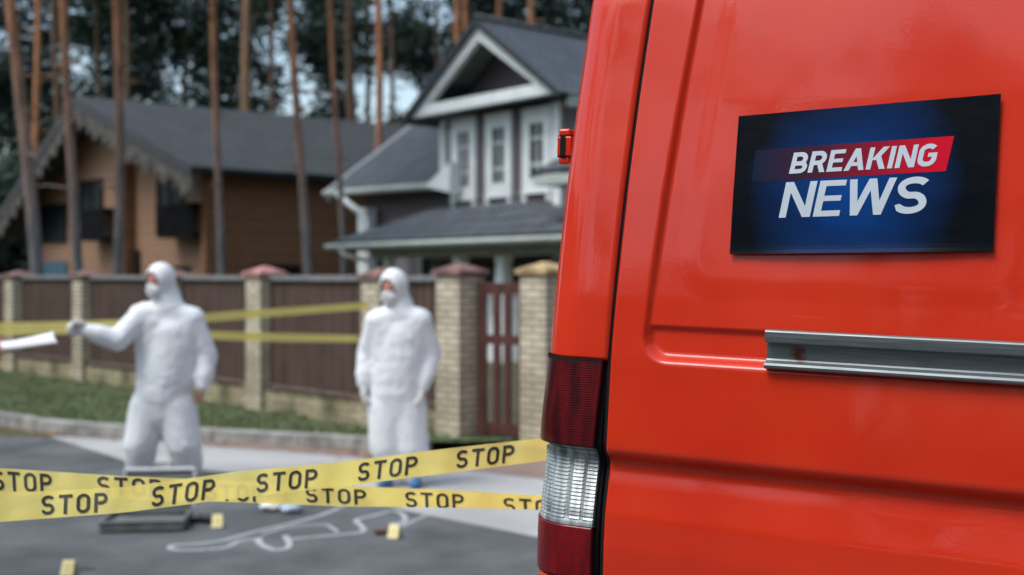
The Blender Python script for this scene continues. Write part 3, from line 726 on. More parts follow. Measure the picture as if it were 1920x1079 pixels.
def pier(px, d, w_, cap_z, capm, label, capw=None, base=.06):
    X = (px + {856: 7, 1008: 14}.get(px, 12) - 960) / FPX * d; r = empty("brick_pier", (X, d, 0), FROT); h = w_ / 2
    tag(r, label, "pier", "brick piers of the garden fence")
    b = MB(); b.box((-h, -h, base), (h, h, cap_z - .05)); b.build("shaft", M_BRICK, r, bevel=.008)
    b = MB(); c = (capw or w_ + .07) / 2; z0 = cap_z - .05
    b.box((-c, -c, z0), (c, c, z0 + .045)); n = len(b.v)
    q = [V((-c, -c, z0 + .0455)), V((c, -c, z0 + .0455)), V((c, c, z0 + .0455)), V((-c, c, z0 + .0455))]; k = .12
    tpt = [p * k + V((0, 0, (z0 + .12) * 1 - p.z * k)) for p in q]
    for i in range(4): b.face([q[i], q[(i + 1) % 4], tpt[(i + 1) % 4], tpt[i]])
    b.face(tpt)
    b.build("cap", capm, r, bevel=.006)
    PIER[px] = V((X, d, 0)); return r
pier(24, 18.5, .35, 1.67, M_CAPR, "narrow pale brick pier with a reddish cap, leftmost of the fence")
pier(152, 16.95, .33, 1.67, M_CAPR, "brick pier with a dull red cap beneath the thick lone pine, behind the reaching hand")
pier(322, 15.0, .32, 1.66, M_CAPR, "brick pier hidden behind the pointing figure in white")
pier(484, 13.35, .32, 1.70, M_CAPP, "brick pier with a pink pyramid cap between the two white figures")
pier(704, 11.75, .31, 1.67, M_CAPR, "brick pier just behind the head of the white figure with arms down")
pier(856, 11.15, .34, 1.71, M_CAPR, "broad brick pier with a red brown cap left of the wooden gate")
pier(1008, 10.75, .34, 1.72, M_CAPY, "broad brick pier with an ochre cap right of the wooden gate")
pks = sorted(PIER); LBL = {24: "leftmost run of brown board fence, between the two narrow brick piers", 152: "brown board fence panel left of the pointing white figure", 322: "brown board fence panel right of the pointing white figure's head", 484: "wide brown board fence panel with two yellow tapes across it", 704: "short brown board fence panel beside the broad gate pier"}
def fence(A, B_, label, zr=1.66):
    d = B_ - A; L_ = d.length; ang = math.atan2(d.y, d.x); r = empty("fence_panel", A, ang); tag(r, label, "fence", "board fence panels between the piers")
    a, c = .14, L_ - .14
    b = MB(); b.box((a, -.02, .40), (c, .02, 1.60)); b.build("boards", M_BOARD, r)
    b = MB(); b.box((a, -.06, 1.60), (c, .06, 1.66)); b.build("top_rail", M_RAILF, r, bevel=.006)
    b = MB(); b.box((a, -.10, .04), (c, .10, .37)); b.build("base_wall", M_BASEB, r, bevel=.01)
    b = MB(); b.box((a, -.13, .3705), (c, .13, .40)); b.build("coping", mat("coping_stone", (.13, .095, .08), .85, var=.5, vscale=4) if "coping_stone" not in bpy.data.materials else bpy.data.materials["coping_stone"], r)
    return r
for a, c in zip(pks[:-2], pks[1:-1]): fence(PIER[a], PIER[c], LBL[a])
fence(V((PIER[24].x - 5.2, PIER[24].y + 5.3, 0)), PIER[24], "far end of the brown board fence at the left edge")
# gate
A, B_ = PIER[856] + V((.17, -.10, 0)), PIER[1008] + V((-.16, -.02, 0)); d = B_ - A; gl = d.length; r = empty("wooden_gate", A, math.atan2(d.y, d.x))
tag(r, "dark red brown wooden garden gate with tall slots between two brick piers", "gate")
b = MB(); st = gl / 4.0; slot = .062
z0, z1 = .12, 1.60
xs = [.02 + i * (gl - .04) / 4 for i in range(5)]
b.box((.015, -.022, z0), (.105, .022, z1)); b.box((gl - .105, -.022, z0), (gl - .015, .022, z1))
b.build("stiles", M_GATE, r, bevel=.004)
b = MB()
cxs = (.17, .30, .43) if gl > .6 else (gl / 3, gl * 2 / 3)
npk = 2
for i in range(npk):
    x = .105 + (gl - .21) * (i + 1) / (npk + 1); b2 = MB(); b2.box((x - .038, -.018, z0 + .02), (x + .038, .018, z1 - .02)); b2.build("picket", M_GATE, r, bevel=.004)
for z, hh in ((z0 + .01, .12), (1.0, .09), (z1 - .12, .11)):
    b2 = MB(); b2.box((.105, -.014, z), (gl - .105, .014, z + hh)); b2.build("cross_rail", M_GATE, r, bevel=.003)

# ------------------------------------------------------------------ brown house
M_ROOFG = brickmat("dark_roof_tiles", (.048, .055, .062), (.058, .066, .074), (.036, .042, .048), .30, .32, .02, rough=.75, bump=.02)
M_ROOFT = brickmat("grey_tile_roof", (.125, .145, .165), (.105, .122, .14), (.030, .035, .042), .22, .30, .035, rough=.55, bump=.03, offset=0)
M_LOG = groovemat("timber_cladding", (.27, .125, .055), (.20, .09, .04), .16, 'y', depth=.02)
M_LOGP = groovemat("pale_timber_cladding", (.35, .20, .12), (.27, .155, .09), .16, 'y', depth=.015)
M_DARKW = mat("dark_timber", (.011, .011, .012), .85, spec=.1, var=.4)
M_LACE = mat("weathered_trim", (.085, .08, .07), .8, var=.6, vscale=3)
M_BARGE = mat("barge_paint", (.032, .034, .037), .6, var=.3)
M_GLASS = mat("window_glass", (.012, .020, .022), .3, spec=.06)
g_ = V((-.726, .688, 0)); e_ = V((.766, .643, 0)).normalized()
H1 = empty("brown_house", (-8.0, 31.0, 0)); tag(H1, "wide brown timber house with a long dark grey roof behind the fence", "house")
def hbuild(b, name, m, H, **k):
    o = b.build(name, m, None, **k); o.parent = H; o.matrix_parent_inverse = Matrix.Translation(-H.location); return o
def reloc(H):                                    # empties at a base point: children keep world coordinates
    pass
E1, A1, E0 = P(360, 312, 30.0), P(140, 180, 34.6), P(-28, 440, 39.2)
LEN = 14.0
E2, A2, E3 = E1 + e_ * LEN, A1 + e_ * LEN + V((0, 0, .15)), E0 + e_ * LEN
def slab(b, p0, p1, p2, p3, th, m=0, down=True):
    """p0->p1 along the eave, p3,p2 the ridge; thickness th"""
    p0, p1, p2, p3 = map(V, (p0, p1, p2, p3)); n = (p1 - p0).cross(p3 - p0).normalized()
    if n.z < 0: n = -n
    e1 = (p1 - p0).normalized(); e2 = n.cross(e1)
    uv = [((p - p0).dot(e1), (p - p0).dot(e2)) for p in (p0, p1, p2, p3)]
    q = [p - n * th for p in (p0, p1, p2, p3)]
    b.face([p0, p1, p2, p3], uv, m); b.face(q[::-1], uv[::-1], m)
    for i in range(4):
        j = (i + 1) % 4; b.face([q[i], q[j], (p0, p1, p2, p3)[j], (p0, p1, p2, p3)[i]], None, m)
b = MB(); slab(b, E1, E2, A2, A1, .16); slab(b, E0 - e_ * .0, E3, A2 + V((-.004, 0, .003)), A1 + V((-.004, 0, .003)), .16)
hbuild(b, "roof", M_ROOFG, H1)
# barge boards with a ragged wooden trim hanging below
for (pa, pb) in ((E1, A1), (E0, A1)):
    b = MB(); off_ = -e_ * .05; dn = V((0, 0, -.30)); b.prism([pa + off_, pb + off_, pb + off_ + dn, pa + off_ + dn], e_ * .049); hbuild(b, "barge_board", M_BARGE, H1)
    b = MB(); n = 34; off_ = -e_ * .02
    for i in range(n):
        q0, q1 = pa.lerp(pb, i / n), pa.lerp(pb, (i + .86) / n); hgt = .42 + .30 * ((i * 7) % 5) / 4
        b.prism([q0 + off_ + dn * .9, q1 + off_ + dn * .9, q1 + off_ + dn + V((0, 0, -hgt * .8)), q0.lerp(q1, .5) + off_ + dn + V((0, 0, -hgt)), q0 + off_ + dn + V((0, 0, -hgt * .8))], e_ * .03)
    hbuild(b, "carved_trim", M_LACE, H1)
# walls
C0 = E1 + e_ * 1.0 + g_ * .75; C0.z = 0                        # near corner of the walls
CL = C0 + g_ * 11.5; CR = C0 + e_ * (LEN - 2)
def wall_face(b, p, q, z0, z1p, z1q, inward, th=.25, m=0):
    pts = [V((p.x, p.y, z0)), V((q.x, q.y, z0)), V((q.x, q.y, z1q)), V((p.x, p.y, z1p))]
    b.prism(pts, inward * th, m)
def roofz(s):                                                 # underside of the roof over the gable wall, s metres from the corner
    t = (s + .75) / (A1 - E1).xy.length
    if t <= 1: return E1.z + (A1.z - E1.z) * t - .22
    return A1.z + (E0.z - A1.z) * (t - 1) / ((E0 - A1).xy.length / (A1 - E1).xy.length) - .22
sap = (A1 - E1).xy.length - .75
b = MB()
pts = [C0 + g_ * s + V((0, 0, z)) for s, z in ((0, -.1), (11.5, -.1), (11.5, max(.5, roofz(11.5))), (sap, roofz(sap)), (0, roofz(0)))]
b.prism(pts, e_ * .25); hbuild(b, "gable_wall", M_LOGP, H1)
b = MB(); wall_face(b, C0 + e_ * .2505, CR, -.1, E1.z - .15, E1.z - .1, g_); hbuild(b, "long_wall", M_LOG, H1)
b = MB(); wall_face(b, CR, CR + g_ * 11, -.1, 4.5, 4.5, e_); hbuild(b, "end_wall", M_LOG, H1)
# log ends at the corner and in the middle of the gable
for s in (-.10, 4.35):
    b = MB()
    for k in range(22 if s < 0 else 24):
        z = .1 + k * .205
        b.box((-.17, -.17, z), (.17, .17, z + .185), Matrix.Translation(C0 + g_ * s - e_ * .17) @ Matrix.Rotation(math.atan2(e_.y, e_.x), 4, 'Z'))
    hbuild(b, "log_corner", M_LOG, H1, bevel=.02)
def onplane(px, py, p0, n):
    o = V((0, 0, CAM_Z)); d = V(((px - 960) / FPX, 1, -(py - 517) / FPX)); return o + d * ((p0 - o).dot(n) / d.dot(n))
def window_on(H, p0, u, n, quadpx, name="window", frame=.07, fm=None, slanted=None, bars=()):
    """n: outward normal; quadpx (x0, y0, x1, y1)"""
    x0, y0, x1, y1 = quadpx; c = onplane((x0 + x1) / 2, (y0 + y1) / 2, p0, n); wl = onplane(x0, (y0 + y1) / 2, p0, n); wr = onplane(x1, (y0 + y1) / 2, p0, n)
    W = (wr - wl).length; Hh = (onplane((x0 + x1) / 2, y0, p0, n) - onplane((x0 + x1) / 2, y1, p0, n)).length
    u = (wr - wl).normalized(); M = Matrix.Translation(c) @ Matrix(((u.x, -n.x, 0, 0), (u.y, -n.y, 0, 0), (0, 0, 1, 0), (0, 0, 0, 1)))
    r = MB(); f = frame
    r.box((-W / 2, -.06, -Hh / 2), (-W / 2 + f, .04, Hh / 2), M); r.box((W / 2 - f, -.06, -Hh / 2), (W / 2, .04, Hh / 2), M)
    r.box((-W / 2 + f, -.058, Hh / 2 - f), (W / 2 - f, .04, Hh / 2), M); r.box((-W / 2 + f, -.058, -Hh / 2), (W / 2 - f, .04, -Hh / 2 + f), M)
    for kind, t in bars:
        if kind == 'v': r.box((W * (t - .5) - .02, -.045, -Hh / 2 + f), (W * (t - .5) + .02, .03, Hh / 2 - f), M)
        else: r.box((-W / 2 + f, -.044, Hh * (t - .5) - .02), (W / 2 - f, .03, Hh * (t - .5) + .02), M)
    o = hbuild(r, name, fm or M_WHITE, H)
    g = MB(); g.box((-W / 2 + f, -.02, -Hh / 2 + f), (W / 2 - f, -.01, Hh / 2 - f), M); p = g.build("pane", M_GLASS, None); p.parent = o
    return o, M, W, Hh
nG = V((-.688, -.726, 0)).normalized()
C0w = C0 + V((0, 0, 0))
window_on(H1, C0w, g_, nG, (78, 384, 126, 456), name="recess_opening", fm=M_DARKW)
for q in ((151, 338, 194, 400), (296, 336, 346, 400)):
    window_on(H1, C0w, g_, nG, q, fm=M_DARKW, bars=(('v', .5),))
for q in ((147, 392, 195, 452), (291, 382, 361, 446)):          # dark balcony boxes under the windows
    x0, y0, x1, y1 = q; c = onplane((x0 + x1) / 2, (y0 + y1) / 2, C0 + nG * .6, nG); wl = onplane(x0, (y0 + y1) / 2, C0 + nG * .6, nG); wr = onplane(x1, (y0 + y1) / 2, C0 + nG * .6, nG)
    W = (wr - wl).length * .92; Hh = (y1 - y0) / FPX * c.y; u = (wr - wl).normalized(); M = Matrix.Translation(c) @ Matrix(((u.x, -nG.x, 0, 0), (u.y, -nG.y, 0, 0), (0, 0, 1, 0), (0, 0, 0, 1)))
    b = MB(); b.box((-W / 2, 0, -Hh / 2), (W / 2, .58, -Hh / 2 + .1), M); b.box((-W / 2 - .03, -.04, Hh / 2 - .07), (W / 2 + .03, .58, Hh / 2), M)
    for k in range(12): x = -W / 2 + W * k / 11; b.box((x - .045, -.02, -Hh / 2 + .1), (x + .045, .02, Hh / 2 - .07), M)
    b.box((-W / 2 + .005, .021, -Hh / 2 + .1), (W / 2 - .005, .05, Hh / 2 - .07), M)
    hbuild(b, "balcony", M_DARKW, H1)
window_on(H1, C0w, g_, nG, (228, 470, 264, 545), name="door", fm=M_DARKW)
window_on(H1, C0w, g_, nG, (330, 500, 358, 530), name="window", fm=M_DARKW)
b = MB(); c = onplane(98, 505, C0 + nG * .02, nG); b.box((-1.1, -.04, -1.2), (1.1, .04, .25), Matrix.Translation(c) @ Matrix.Rotation(math.atan2(g_.y, g_.x), 4, 'Z')); hbuild(b, "garage_door", mat("blue_door", (.03, .10, .15), .6), H1)
nL = V((.643, -.766, 0)).normalized()
window_on(H1, C0, e_, nL, (476, 498, 562, 535), fm=M_DARKW, bars=(('v', .33), ('v', .66)))

# ------------------------------------------------------------------ grey house
M_SIDE = groovemat("mauve_siding", (.155, .135, .145), (.12, .105, .112), .18, 'y', depth=.01, groove=.08)
M_SIDEP = groovemat("pale_siding", (.30, .27, .29), (.25, .225, .24), .18, 'y', depth=.01, groove=.08)
M_SOFF = mat("soffit", (.16, .20, .185), .7, var=.15)
M_TRIMG = mat("greenish_trim", (.44, .50, .46), .55, var=.1)
M_DARKS = mat("shaded_recess_board", (.05, .05, .05), .8)
g2 = V((-.647, .762, 0)).normalized(); e2 = V((.762, .647, 0)).normalized()
H2 = empty("grey_house", (-.7, 24.5, 0)); tag(H2, "grey house with a white trimmed triangular gable beside the van", "house")
Rr = P(1052, 170, 22.0); Ll = P(763, 224, 25.9); Lz = (Rr.z + Ll.z) / 2; Rr.z = Ll.z = Lz
ApX = P(897, 44, 23.93)
def inset_tri(k):                                            # smaller triangle inside the gable
    c = (Rr + Ll + ApX) / 3; return [c + (p - c) * k for p in (Rr, ApX, Ll)]
b = MB(); o_, i_ = [Rr, ApX, Ll], inset_tri(.70); i_[0] = i_[0] + V((0, 0, .06)); i_[2] = i_[2] + V((0, 0, .06))
for k in range(3):
    j = (k + 1) % 3; b.prism([o_[k], o_[j], i_[j], i_[k]], e2 * .14)
hbuild(b, "gable_trim", M_WHITE, H2)
b = MB(); t3 = [p + e2 * .95 for p in inset_tri(.86)]; b.prism(t3, e2 * .1); hbuild(b, "gable_siding", M_SIDE, H2)
b = MB(); o2 = [p + e2 * .145 for p in inset_tri(.93)]; o3 = [p + e2 * .94 for p in inset_tri(.93)]
b.face([o2[0], o2[2], o3[2], o3[0]]); b.face([o2[0], o3[0], o3[1], o2[1]]); b.face([o2[1], o3[1], o3[2], o2[2]]); hbuild(b, "soffit", M_SOFF, H2)
up = V((0, 0, .16)); RL = 7.5
Rt, Lt, At = Rr + up * .2, Ll + up * .2, ApX + V((0, 0, .10))
slope_r = (Rr - ApX).normalized(); slope_l = (Ll - ApX).normalized()
b = MB(); f_ = -e2 * .12
slab(b, Rt + slope_r * .12 + f_, Rt + slope_r * .12 + e2 * RL, At + e2 * RL, At + f_, .12)
slab(b, Lt + slope_l * .12 + f_, Lt + slope_l * .12 + e2 * RL, At + e2 * RL + V((-.003, 0, .002)), At + f_ + V((-.003, 0, .002)), .12)
hbuild(b, "roof", M_ROOFT, H2)
b = MB(); b.tube([At + f_ + V((0, 0, .03)), At + e2 * RL + V((0, 0, .03))], .07, 8); hbuild(b, "ridge_cap", M_ROOFT, H2, smooth=True)
b = MB(); b.prism([Rr + slope_r * .1 + e2 * .15, Rr + slope_r * .1 + e2 * RL, Rr + slope_r * .1 + e2 * RL + V((0, 0, -.22)), Rr + slope_r * .1 + e2 * .15 + V((0, 0, -.22))], V((-e2.y, e2.x, 0)) * .1); hbuild(b, "eave_board", M_TRIMG, H2)
# main wall under the gable
WR, WL = Rr - (-g2) * .15 + e2 * .65, Ll - g2 * .85 + e2 * .65
WR = Rr + g2 * .10 + e2 * .6; WL = Ll - g2 * .95 + e2 * .6
b = MB(); wall_face(b, V((WR.x, WR.y, 0)), V((WL.x, WL.y, 0)), -.1, Lz - .05, Lz - .05, e2, .3); hbuild(b, "front_wall", M_SIDE, H2)
b = MB(); q0 = V((WR.x, WR.y, 0)) + e2 * .301; wall_face(b, q0, q0 + e2 * 6.6, -.1, Lz - .05, Lz - .05, g2, .3); q1 = V((WL.x, WL.y, 0)) + e2 * .301; wall_face(b, q1, q1 + e2 * 6.6, -.1, Lz - .05, Lz - .05, -g2, .3)
wall_face(b, q0 + e2 * 6.61, q1 + e2 * 6.61, -.1, Lz - .05, Lz - .05, e2, .2); hbuild(b, "side_walls", M_SIDE, H2)
nF = -e2
for q in ((849, 227, 895, 372), (913, 218, 962, 366), (982, 208, 1036, 358)):
    o, M, W, Hh = window_on(H2, WR, g2, nF, q, frame=.25, bars=(('v', .5), ('h', .33), ('h', .66)))
    def trim(nm, *bx):
        q_ = MB(); q_.box(*bx, M); t_ = q_.build(nm, M_WHITE, None); t_.parent = o
    trim("sill", (-W / 2 - .01, -.09, -Hh / 2 - .06), (W / 2 + .01, .0, -Hh / 2 + .001))
    for xx in (-W / 2 + .07, W / 2 - .07): trim("sill_bracket", (xx - .06, -.07, -Hh / 2 - .22), (xx + .06, .0, -Hh / 2 - .061))
    trim("head_casing", (-W / 2, -.08, Hh / 2), (W / 2, .0, Hh / 2 + .07))
b = MB(); c0 = onplane(1049, 260, WR, nF); b.box((-.12, -.10, -9), (.12, .02, 0), Matrix.Translation(V((c0.x, c0.y, Lz - .06))) @ Matrix.Rotation(math.atan2(-g2.y, -g2.x), 4, 'Z') @ Matrix.Scale(.57, 4, V((0, 0, 1)))); hbuild(b, "corner_board", M_WHITE, H2)
b = MB(); c0 = onplane(836, 260, WR, nF); b.box((-.10, -.10, -2.4), (.06, .02, 0), Matrix.Translation(V((c0.x, c0.y, Lz - .06))) @ Matrix.Rotation(math.atan2(-g2.y, -g2.x), 4, 'Z') @ Matrix.Scale(.55, 4, V((0, 0, 1)))); hbuild(b, "corner_board", M_WHITE, H2)
# small canopy roof near the van
k0 = P(1000, 322, 20.6); k1 = k0 - g2 * 1.3; up2 = e2 * 1.0 + V((0, 0, .62))
b = MB(); slab(b, k0, k1, k1 + up2, k0 + up2 - g2 * .55, .08); hbuild(b, "canopy", M_ROOFT, H2)
b = MB(); b.prism([k0 + V((0, 0, -.09)), k1 + V((0, 0, -.09)), k1 + V((0, 0, -.26)), k0 + V((0, 0, -.26))], e2 * 1.4); hbuild(b, "canopy_board", M_TRIMG, H2)
# wing on the left: lean-to roof, gutter, wall
BR = P(846, 350, 25.6); BR.z = 3.72; BL = BR + g2 * 5.25; TL_ = BL + e2 * 2.7 + V((0, 0, 2.1)); TR_ = BR + e2 * 2.7 + V((0, 0, 2.1))
BLx = P(613, 356, 29.6); TLx = P(776, 230, 31.4)
b = MB(); slab(b, BLx, V((BR.x, BR.y, BLx.z - .1)), V((TR_.x, TR_.y, TLx.z)), TLx, .12); hbuild(b, "wing_roof", M_ROOFT, H2)
b = MB(); zz = V((0, 0, .02)); b.prism([BLx + zz, TLx + zz, TLx + V((0, 0, -.30)), BLx + V((0, 0, -.30))], (g2 * -.16)); b2 = (TLx - BLx)
hbuild(b, "wing_rake_board", mat("rake_metal", (.34, .38, .40), .5), H2)
BRz = V((BR.x, BR.y, BLx.z - .1))
b = MB(); b.tube([BLx + V((0, 0, -.10)) - e2 * .07, BRz + V((0, 0, -.10)) - e2 * .07], .085, 8); hbuild(b, "gutter", M_TRIMG, H2, smooth=True)
pt = P(800, 352, 26.0); b = MB(); b.prism([P(797, 350, 25.3), P(843, 362, 25.0), P(843, 304, 25.0)], e2 * .3); hbuild(b, "gable_return", M_WHITE, H2)
wq0 = BRz + e2 * .55; wq1 = BLx + e2 * .55 - g2 * 1.0
b = MB(); wall_face(b, V((wq0.x, wq0.y, 0)), V((wq1.x, wq1.y, 0)), -.1, BLx.z + .1, BLx.z + .1, e2, .25)
wall_face(b, V((wq1.x, wq1.y, 0)) + e2 * .251, V((wq1.x, wq1.y, 0)) + e2 * 4, -.1, 4.2, 5.2, -g2, .2); hbuild(b, "wing_wall", M_SIDE, H2)
b = MB(); b.tube([P(634, 366, 28.6), P(655, 384, 28.3), P(676, 398, 28.2), P(689, 412, 28.2), P(690, 500, 28.2), P(690, 600, 28.2)], .075, 10); hbuild(b, "downpipe", M_WHITE, H2, smooth=True)
b = MB(); b.box((-.17, -.17, -.1), (.17, .17, 3.35), Matrix.Translation(V((P(688, 500, 28.6).x, 28.6, 0))) @ Matrix.Rotation(R_(40), 4, 'Z')); hbuild(b, "corner_post", M_WHITE, H2)
# porch roof
pa = P(1085, 438, 19.6); pb = P(620, 452, 25.7); zp = 2.42; pa.z = pb.z = zp
pc = P(812, 392, 24.6); pd_ = P(962, 379, 22.2); pdc = (pc.z + pd_.z) / 2
n_p = V((0, 0, 1))
b = MB(); slab(b, pa, pb, V((pc.x, pc.y, pdc)), V((pd_.x, pd_.y, pdc)), .07)
pe = pa + e2 * 3.2; b.face([pa, pe, V((pd_.x, pd_.y, pdc)) + e2 * 1.6, V((pd_.x, pd_.y, pdc))], [(0, 0), (3, 0), (3, 2), (0, 2)])
hbuild(b, "porch_roof", M_ROOFT, H2)
b = MB(); dn = V((0, 0, -.0)); 
b.prism([pa + V((0, 0, -.075)), pb + V((0, 0, -.075)), pb + V((0, 0, -.20)), pa + V((0, 0, -.20))], e2 * .06); hbuild(b, "porch_fascia", M_TRIMG, H2)
b = MB(); b.tube([pa + V((0, 0, -.11)) - e2 * .06, pb + V((0, 0, -.11)) - e2 * .06 + g2 * .1], .06, 8); hbuild(b, "porch_gutter", M_TRIMG, H2, smooth=True)
b = MB(); i0, i1 = pa + e2 * .5 + V((0, 0, -.21)), pb + e2 * .5 - g2 * .9 + V((0, 0, -.21)); b.prism([i0, i1, i1 + V((0, 0, -.17)), i0 + V((0, 0, -.17))], e2 * .18); hbuild(b, "porch_beam", M_TRIMG, H2)
b = MB(); b.face([pa + V((0, 0, -.205)), pb + V((0, 0, -.205)), pb + e2 * 3 + V((0, 0, -.205)), pa + e2 * 3 + V((0, 0, -.205))]); hbuild(b, "porch_ceiling", M_SOFF, H2)
b = MB(); b.tube([pb + V((0, 0, -.15)) - g2 * .5 - e2 * .05, pb + V((0, 0, -.28)) - g2 * .55, pb - g2 * 1.0 + V((0, 0, -.45)) + e2 * .35], .05, 8); hbuild(b, "drain_elbow", M_WHITE, H2, smooth=True)
def column(px, wt, wb):
    t = px; c = onplane(px, 470, i0, nF); b = MB(); zt = i0.z - .17
    M = Matrix.Translation(V((c.x, c.y, 0)) + e2 * .09) @ Matrix.Rotation(math.atan2(e2.y, e2.x), 4, 'Z')
    lo = [V((s * wb / 2, u * wb / 2, -.1)) for s, u in ((-1, -1), (1, -1), (1, 1), (-1, 1))]; hi = [V((s * wt / 2, u * wt / 2, zt)) for s, u in ((-1, -1), (1, -1), (1, 1), (-1, 1))]
    for i in range(4): b.face([M @ lo[i], M @ lo[(i + 1) % 4], M @ hi[(i + 1) % 4], M @ hi[i]])
    b.box((-wt * .65, -wt * .65, zt - .10), (wt * .65, wt * .65, zt - .002), M)
    hbuild(b, "porch_column", M_WHITE, H2)
b = MB(); i2, i3 = pa + e2 * .7, pb + e2 * .7 - g2 * 1.1; b.prism([V((i2.x, i2.y, -.1)), V((i3.x, i3.y, -.1)), V((i3.x, i3.y, 1.32)), V((i2.x, i2.y, 1.32))], e2 * .12); hbuild(b, "porch_parapet", mat("pale_plaster", (.50, .54, .53), .8, var=.15), H2)
column(938, .20, .42); column(857, .20, .24); column(724, .16, .18)
# panels and windows behind the porch
pw = V((wq0.x, wq0.y, 0)) - e2 * .02
for q, kind in (((722, 476, 770, 545), 0), ((790, 474, 818, 540), 1), ((826, 476, 842, 540), 1)):
    if kind == 1: window_on(H2, pw, g2, nF, q, frame=.06, fm=M_TRIMG)
    else:
        c = onplane((q[0] + q[2]) / 2, 500, pw, nF); b = MB(); b.box((-.5, -.03, -.9), (.5, .03, .55), Matrix.Translation(c) @ Matrix.Rotation(math.atan2(-g2.y, -g2.x), 4, 'Z')); hbuild(b, "wall_panel", M_SIDEP, H2)

# ------------------------------------------------------------------ trees
def bark(name, top, low, zc, soft=2.5):
    m = bpy.data.materials.new(name); m.use_nodes = True; t = m.node_tree; N = t.nodes; L = t.links; bs = N["Principled BSDF"]; bs.inputs["Roughness"].default_value = .9
    tc = N.new("ShaderNodeTexCoord"); sp = N.new("ShaderNodeSeparateXYZ"); L.new(tc.outputs["Object"], sp.inputs[0])
    mp = N.new("ShaderNodeMapping"); mp.inputs["Scale"].default_value = (9, 9, 1.6); L.new(tc.outputs["Object"], mp.inputs[0]); nz = N.new("ShaderNodeTexNoise"); nz.inputs["Scale"].default_value = 1.2; nz.inputs["Detail"].default_value = 7; L.new(mp.outputs[0], nz.inputs[0])
    ma = N.new("ShaderNodeMath"); ma.operation = 'MULTIPLY_ADD'; ma.inputs[1].default_value = 2.2; L.new(nz.outputs[0], ma.inputs[0]); L.new(sp.outputs[2], ma.inputs[2])
    mr = N.new("ShaderNodeMapRange"); mr.inputs[1].default_value = zc - soft + 1.1; mr.inputs[2].default_value = zc + soft + 1.1; L.new(ma.outputs[0], mr.inputs[0])
    mx = N.new("ShaderNodeMix"); mx.data_type = 'RGBA'; L.new(mr.outputs[0], mx.inputs[0]); mx.inputs[6].default_value = (*low, 1); mx.inputs[7].default_value = (*top, 1)
    mm = N.new("ShaderNodeMix"); mm.data_type = 'RGBA'; mm.blend_type = 'MULTIPLY'; mm.inputs[0].default_value = 1; cr = N.new("ShaderNodeValToRGB"); cr.color_ramp.elements[0].position = .3; cr.color_ramp.elements[0].color = (.45, .45, .45, 1); cr.color_ramp.elements[1].position = .65; L.new(nz.outputs[0], cr.inputs[0])
    L.new(mx.outputs[2], mm.inputs[6]); L.new(cr.outputs[0], mm.inputs[7]); L.new(mm.outputs[2], bs.inputs["Base Color"])
    bp = N.new("ShaderNodeBump"); bp.inputs["Distance"].default_value = .03; L.new(nz.outputs[0], bp.inputs["Height"]); L.new(bp.outputs[0], bs.inputs["Normal"]); return m
BK1 = bark("pine_bark", (.46, .20, .09), (.20, .205, .21), 4.6)
BK2 = bark("dark_bark", (.16, .10, .062), (.10, .08, .06), 6)
NEED = [mat("needles_dark", (.012, .030, .022), .7), mat("needles_mid", (.022, .050, .034), .7), mat("needles_light", (.040, .078, .046), .7)]
def leaf_clump(b, c, r, n, rg, s=.16):
    for _ in range(n):
        p = V((rg.gauss(0, 1), rg.gauss(0, 1), rg.gauss(0, .7))) * r * .55 + c
        a = V((rg.uniform(-1, 1), rg.uniform(-1, 1), rg.uniform(-.5, .5))).normalized(); q = a.orthogonal().normalized(); q.rotate(Matrix.Rotation(rg.uniform(0, 6.28), 3, a)); L_ = s * rg.uniform(.6, 1.4)
        b.face([p - a * L_, p + q * L_ * .35, p + a * L_, p - q * L_ * .35], m=rg.choice((0, 0, 1, 1, 2)))
CRN = []
def crown_mesh(seed, h0, h1, rad, n, s):
    """crown around the origin axis: limbs with leaf clumps"""
    rg = random.Random(seed); b = MB()
    for i in range(n):
        z = h0 + (h1 - h0) * (i + rg.random()) / n; t = (z - h0) / (h1 - h0); R0 = rad * (1 - t) ** .6 * rg.uniform(.5, 1); a = rg.uniform(0, 6.28)
        c = V((math.cos(a) * R0, math.sin(a) * R0, z))
        leaf_clump(b, c, rg.uniform(.5, .95), 42, rg, s); leaf_clump(b, c * .6 + V((0, 0, z * .4 - .1)), .6, 16, rg, s)
    return b
def limbs(b, seed, h0, h1, rad, n, off_):
    rg = random.Random(seed + 99)
    for i in range(n):
        z = h0 + (h1 - h0) * (i + rg.random()) / n; a = rg.uniform(0, 6.28); R0 = rad * rg.uniform(.4, .9) * (1 - (z - h0) / (h1 - h0) * .7)
        o = off_(z); b.tube([o, o + V((math.cos(a) * R0 * .5, math.sin(a) * R0 * .5, .25)), o + V((math.cos(a) * R0, math.sin(a) * R0, .25))], [.05, .035, .015], 5)
